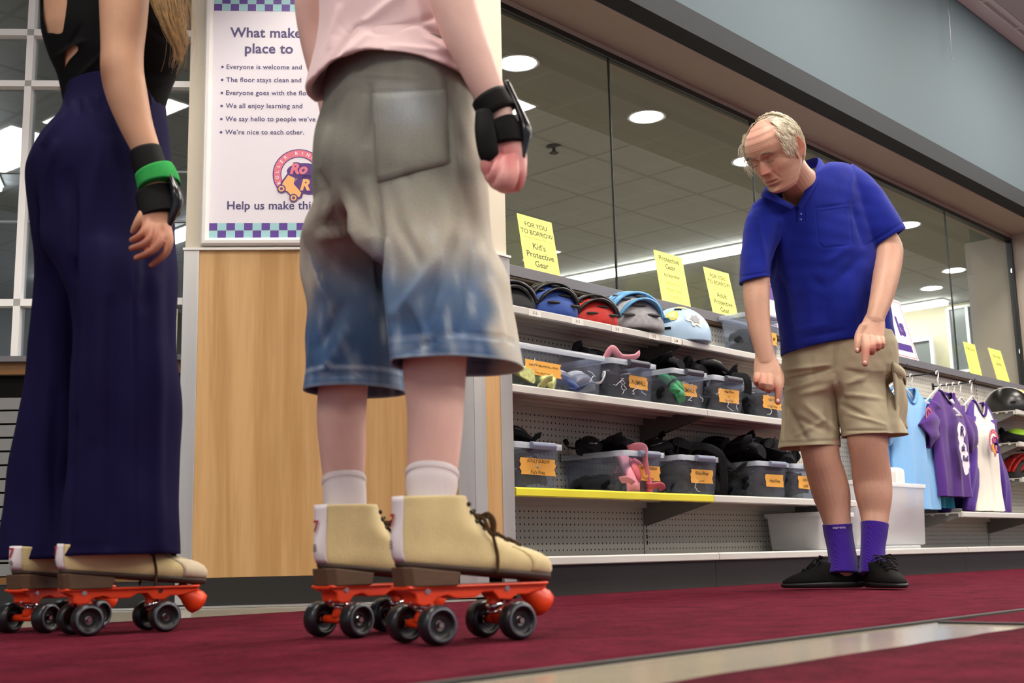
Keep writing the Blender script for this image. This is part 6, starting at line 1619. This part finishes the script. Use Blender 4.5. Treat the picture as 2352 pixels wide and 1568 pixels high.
loft_lr(mb, [T1((175, -245), (330, -245), 2.64, 2.58, .075), T1((132, -150), (370, -150), 2.66, 2.57, .099), T1((117, -40), (389, -40), 2.66, 2.56, .106), T1((114, 60), (411, 60), 2.66, 2.56, .109), T1((118, 95), (411, 105), 2.66, 2.56, .108), T1((134, 140), (391, 150), 2.66, 2.56, .102), T1((153, 180), (375, 188), 2.65, 2.57, .092), T1((172, 225), (352, 232), 2.65, 2.57, .08)], sub=5, n=48)
# near arm
limb(mb, [(262, -250, 2.50, 44), (275, -150, 2.47, 56), (284, -50, 2.45, 57), (284, 40, 2.44, 53), (281, 110, 2.435, 48), (281, 165, 2.43, 48), (292, 220, 2.43, 46), (312, 285, 2.43, 38), (334, 340, 2.43, 32), (350, 390, 2.43, 29), (362, 440, 2.43, 32)], n=28)
# far arm behind the body
limb(mb, [(205, -240, 2.74, 42), (165, -130, 2.80, 44), (165, -20, 2.84, 36), (165, 80, 2.86, 32), (171, 180, 2.86, 28), (185, 280, 2.84, 25), (200, 360, 2.82, 26)], n=22)
# near hand, fingers loosely curled down and back
limb(mb, [(356, 430, 2.43, 31, .6), (360, 470, 2.42, 37, .55), (358, 500, 2.41, 37, .5), (362, 518, 2.405, 32, .5)], n=26)
fg([(342, 508, 2.40, 11), (333, 528, 2.385, 10.5), (320, 543, 2.378, 9.5), (303, 551, 2.385, 7)])
fg([(350, 520, 2.395, 11), (346, 545, 2.375, 10.5), (328, 562, 2.368, 9.5), (302, 570, 2.375, 7)])
fg([(366, 524, 2.395, 11), (366, 554, 2.375, 10.5), (348, 577, 2.368, 9.5), (313, 592, 2.375, 7.2)])
fg([(383, 520, 2.405, 10.5), (389, 553, 2.39, 10), (378, 583, 2.385, 9), (347, 609, 2.39, 6.8)])
fg([(336, 480, 2.41, 12), (322, 502, 2.40, 11), (313, 518, 2.40, 9.5), (305, 531, 2.405, 7)])
head_mesh(mb, at(290, -500, 2.58), F1, UP, .98, True)
me = fuse(mb, .0030, 1, .5)
relax(me, [(at(345, 550, 2.385), .12)], 14)
sp = [(at(x, y, D), r, '#9a4f3c', .75) for x, y, D, r in ((330, 545, 2.38, .035), (320, 580, 2.38, .03), (365, 560, 2.38, .035), (352, 600, 2.39, .025))]
sp += [(at(240, 170, 2.40), .03, '#8f5a42', .6), (at(355, 500, 2.38), .04, '#bd7d63', .5)]
paint(me, '#c79a7c', sp, .06, 15); mesh_obj('body', me, M['skin'], P1)
# black top: cropped top plus crossing band
bt = mat('black stretch cloth', '#060607', .8, bump=.0002, bscale=600)
mb = MB()
T1 = lambda a, b, Da, Db, d, f=1: (at(a[0], a[1], Da), at(b[0], b[1], Db), d, f)
loft_lr(mb, [T1((160, -240), (345, -240), 2.64, 2.58, .09), T1((128, -150), (375, -150), 2.66, 2.57, .105), T1((112, -40), (395, -40), 2.66, 2.56, .112), T1((109, 60), (418, 60), 2.66, 2.56, .115), T1((112, 95), (418, 105), 2.66, 2.56, .114), T1((128, 140), (398, 150), 2.66, 2.56, .108), T1((146, 180), (382, 188), 2.65, 2.57, .098), T1((156, 222), (368, 232), 2.65, 2.57, .09), T1((162, 262), (362, 262), 2.65, 2.57, .085)], sub=6, cav=(.010, .05), n=64)
me = fuse(mb, .0042, 4, .5)
folds(me, [(150, 210, 240, 120, 6, .004), (160, 225, 245, 150, 6, -.003), (130, 130, 190, 95, 6, .005), (185, 60, 160, 100, 5, -.004), (330, 170, 400, 130, 8, .004), (340, 60, 400, 100, 8, -.003), (340, 200, 385, 180, 7, .003)], [(7, .002, 41)])
cut_hole(me, [(144, 160), (150, 120), (165, 104), (184, 108), (176, 118), (158, 136), (148, 152)])
cut_hole(me, [(90, -260), (150, -200), (158, -60), (150, 30), (143, 75), (106, 74), (95, 0)])
mesh_obj('crop_top', me, bt, P1)
# wide navy trousers
navy = mat('navy ponte cloth', '#120d38', .85, bump=.0002, bscale=500, var=.05, vscale=6)
hp = [(G(264, 206, 2.61), .104, .116), (G(260, 255, 2.61), .110, .124), (G(246, 310, 2.61), .130, .142), (G(232, 380, 2.61), .150, .162), (G(232, 440, 2.61), .152, .164)]
lA = [(G(198, 560, 2.69), .114, .093), (G(184, 700, 2.70), .103, .088), (G(163, 900, 2.70), .106, .092), (G(141, 1100, 2.70), .116, .098), (G(124, 1283, 2.69), .127, .104)]
lB = [(G(278, 560, 2.55), .122, .095), (G(286, 720, 2.54), .117, .092), (G(288, 900, 2.54), .118, .094), (G(284, 1100, 2.54), .120, .096), (G(278, 1274, 2.535), .123, .098)]
mb = garment(hp, lA, lB, F1, N=80, k=9, sub=7)
me = cloth_mesh(mb, 1)
st = [(152+i*14, 235-i*2.6, 150+i*15, 262-i*2.0, 3.2, .008 if i % 2 else -.006) for i in range(16)]
folds(me, st+[(a_, b_, c_, d_, w_, h_*1.5) for a_, b_, c_, d_, w_, h_ in [(172, 420, 165, 640, 8, -.012), (165, 600, 168, 1000, 9, -.012), (165, 960, 158, 1270, 8, -.009), (105, 330, 160, 260, 8, .006), (110, 400, 130, 330, 8, .005), (160, 400, 100, 480, 12, -.008), (230, 560, 215, 1000, 16, .008), (255, 700, 250, 1250, 14, -.007), (310, 500, 308, 1260, 3, -.003), (360, 650, 362, 1250, 16, .008), (340, 400, 335, 700, 14, -.008), (385, 480, 395, 800, 10, -.004), (120, 700, 90, 1250, 14, .006), (130, 900, 120, 1270, 10, -.007), (240, 330, 200, 500, 16, .006), (165, 1258, 400, 1246, 2.5, -.002)]], [(4, .004, 51), (9, .002, 52)])
no = mesh_obj('wide_trousers', me, navy, P1); no.modifiers.new('solid', 'SOLIDIFY').thickness = .0025
g1 = make_guard(P1, [[(333, 345, 2.43, 36), (345, 385, 2.43, 38), (352, 405, 2.43, 38)], [(352, 440, 2.425, 42, .8), (362, 470, 2.42, 46, .7), (368, 496, 2.415, 46, .65)]], [[(380, 378, 2.42, 8, 2), (396, 420, 2.415, 9, 2), (404, 446, 2.41, 13, 1.8), (406, 466, 2.41, 14, 1.7), (396, 496, 2.405, 10, 1.6), (388, 518, 2.405, 6, 1.5)]])
grn = mat('green hook and loop strap', '#2f9a4a', .8, bump=.0005, bscale=400)
mb = MB(); cuff(mb, [(354, 392, 2.43, 43, .95), (362, 412, 2.43, 46, .95), (366, 428, 2.428, 46, .95)]); mb.build('green_strap', grn, g1, world=True, solid=.002)
# long hair: strands falling over chest and back
hm = mat('golden brown hair', '#a78350', .5, var=.35, vscale=70, sheen=.1)
mb = MB(); random.seed(21)
def lock(P, n, spread, r, tipfrac=.25):
    """a tapering lock of strands following P (px, py, D)"""
    for i in range(n):
        a, b = random.gauss(0, 1), random.gauss(0, 1); pts = []
        L = random.uniform(.8, 1.0); K = crom([(at(*q),) for q in P], 4); K = K[:max(6, int(len(K)*L))]
        for q, (p,) in enumerate(K):
            u = q/(len(K)-1); w = spread*(1-u*(1-tipfrac))*(1+.25*sin(5*u+i))
            pts.append(p+RT*(a*w+.004*sin(9*u+i*1.7))+HD*(b*w)+UP*(.004*sin(7*u+i)))
        mb.tube(pts, [r*(1-.8*q/(len(pts)-1)) for q in range(len(pts))], 4, caps=False)
lock([(300, -430, 2.52), (335, -250, 2.44), (352, -120, 2.42), (368, 0, 2.41), (388, 70, 2.41), (408, 110, 2.415), (412, 145, 2.42)], 120, .015, .0015, .3)
lock([(310, -430, 2.54), (350, -250, 2.46), (375, -100, 2.43), (392, 0, 2.42), (406, 50, 2.42), (418, 90, 2.42), (440, 104, 2.42)], 60, .012, .0011, .25)
lock([(330, -430, 2.56), (370, -250, 2.48), (395, -100, 2.45), (410, 0, 2.45), (418, 60, 2.45), (412, 130, 2.45), (398, 172, 2.45)], 60, .018, .0009, .8)
lock([(215, -430, 2.66), (180, -300, 2.74), (158, -150, 2.76), (143, -40, 2.76), (133, 20, 2.75), (122, 48, 2.745)], 110, .013, .0015, .3)
lock([(205, -430, 2.66), (165, -300, 2.74), (140, -150, 2.76), (122, -40, 2.76), (112, 20, 2.75), (106, 55, 2.745)], 30, .012, .0012, .6)
mb.sphere(at(290, -500, 2.58)-F1*.022+UP*.022, (.106, .092, .110), 22, 16)
mb.build('hair', hm, P1, world=True)
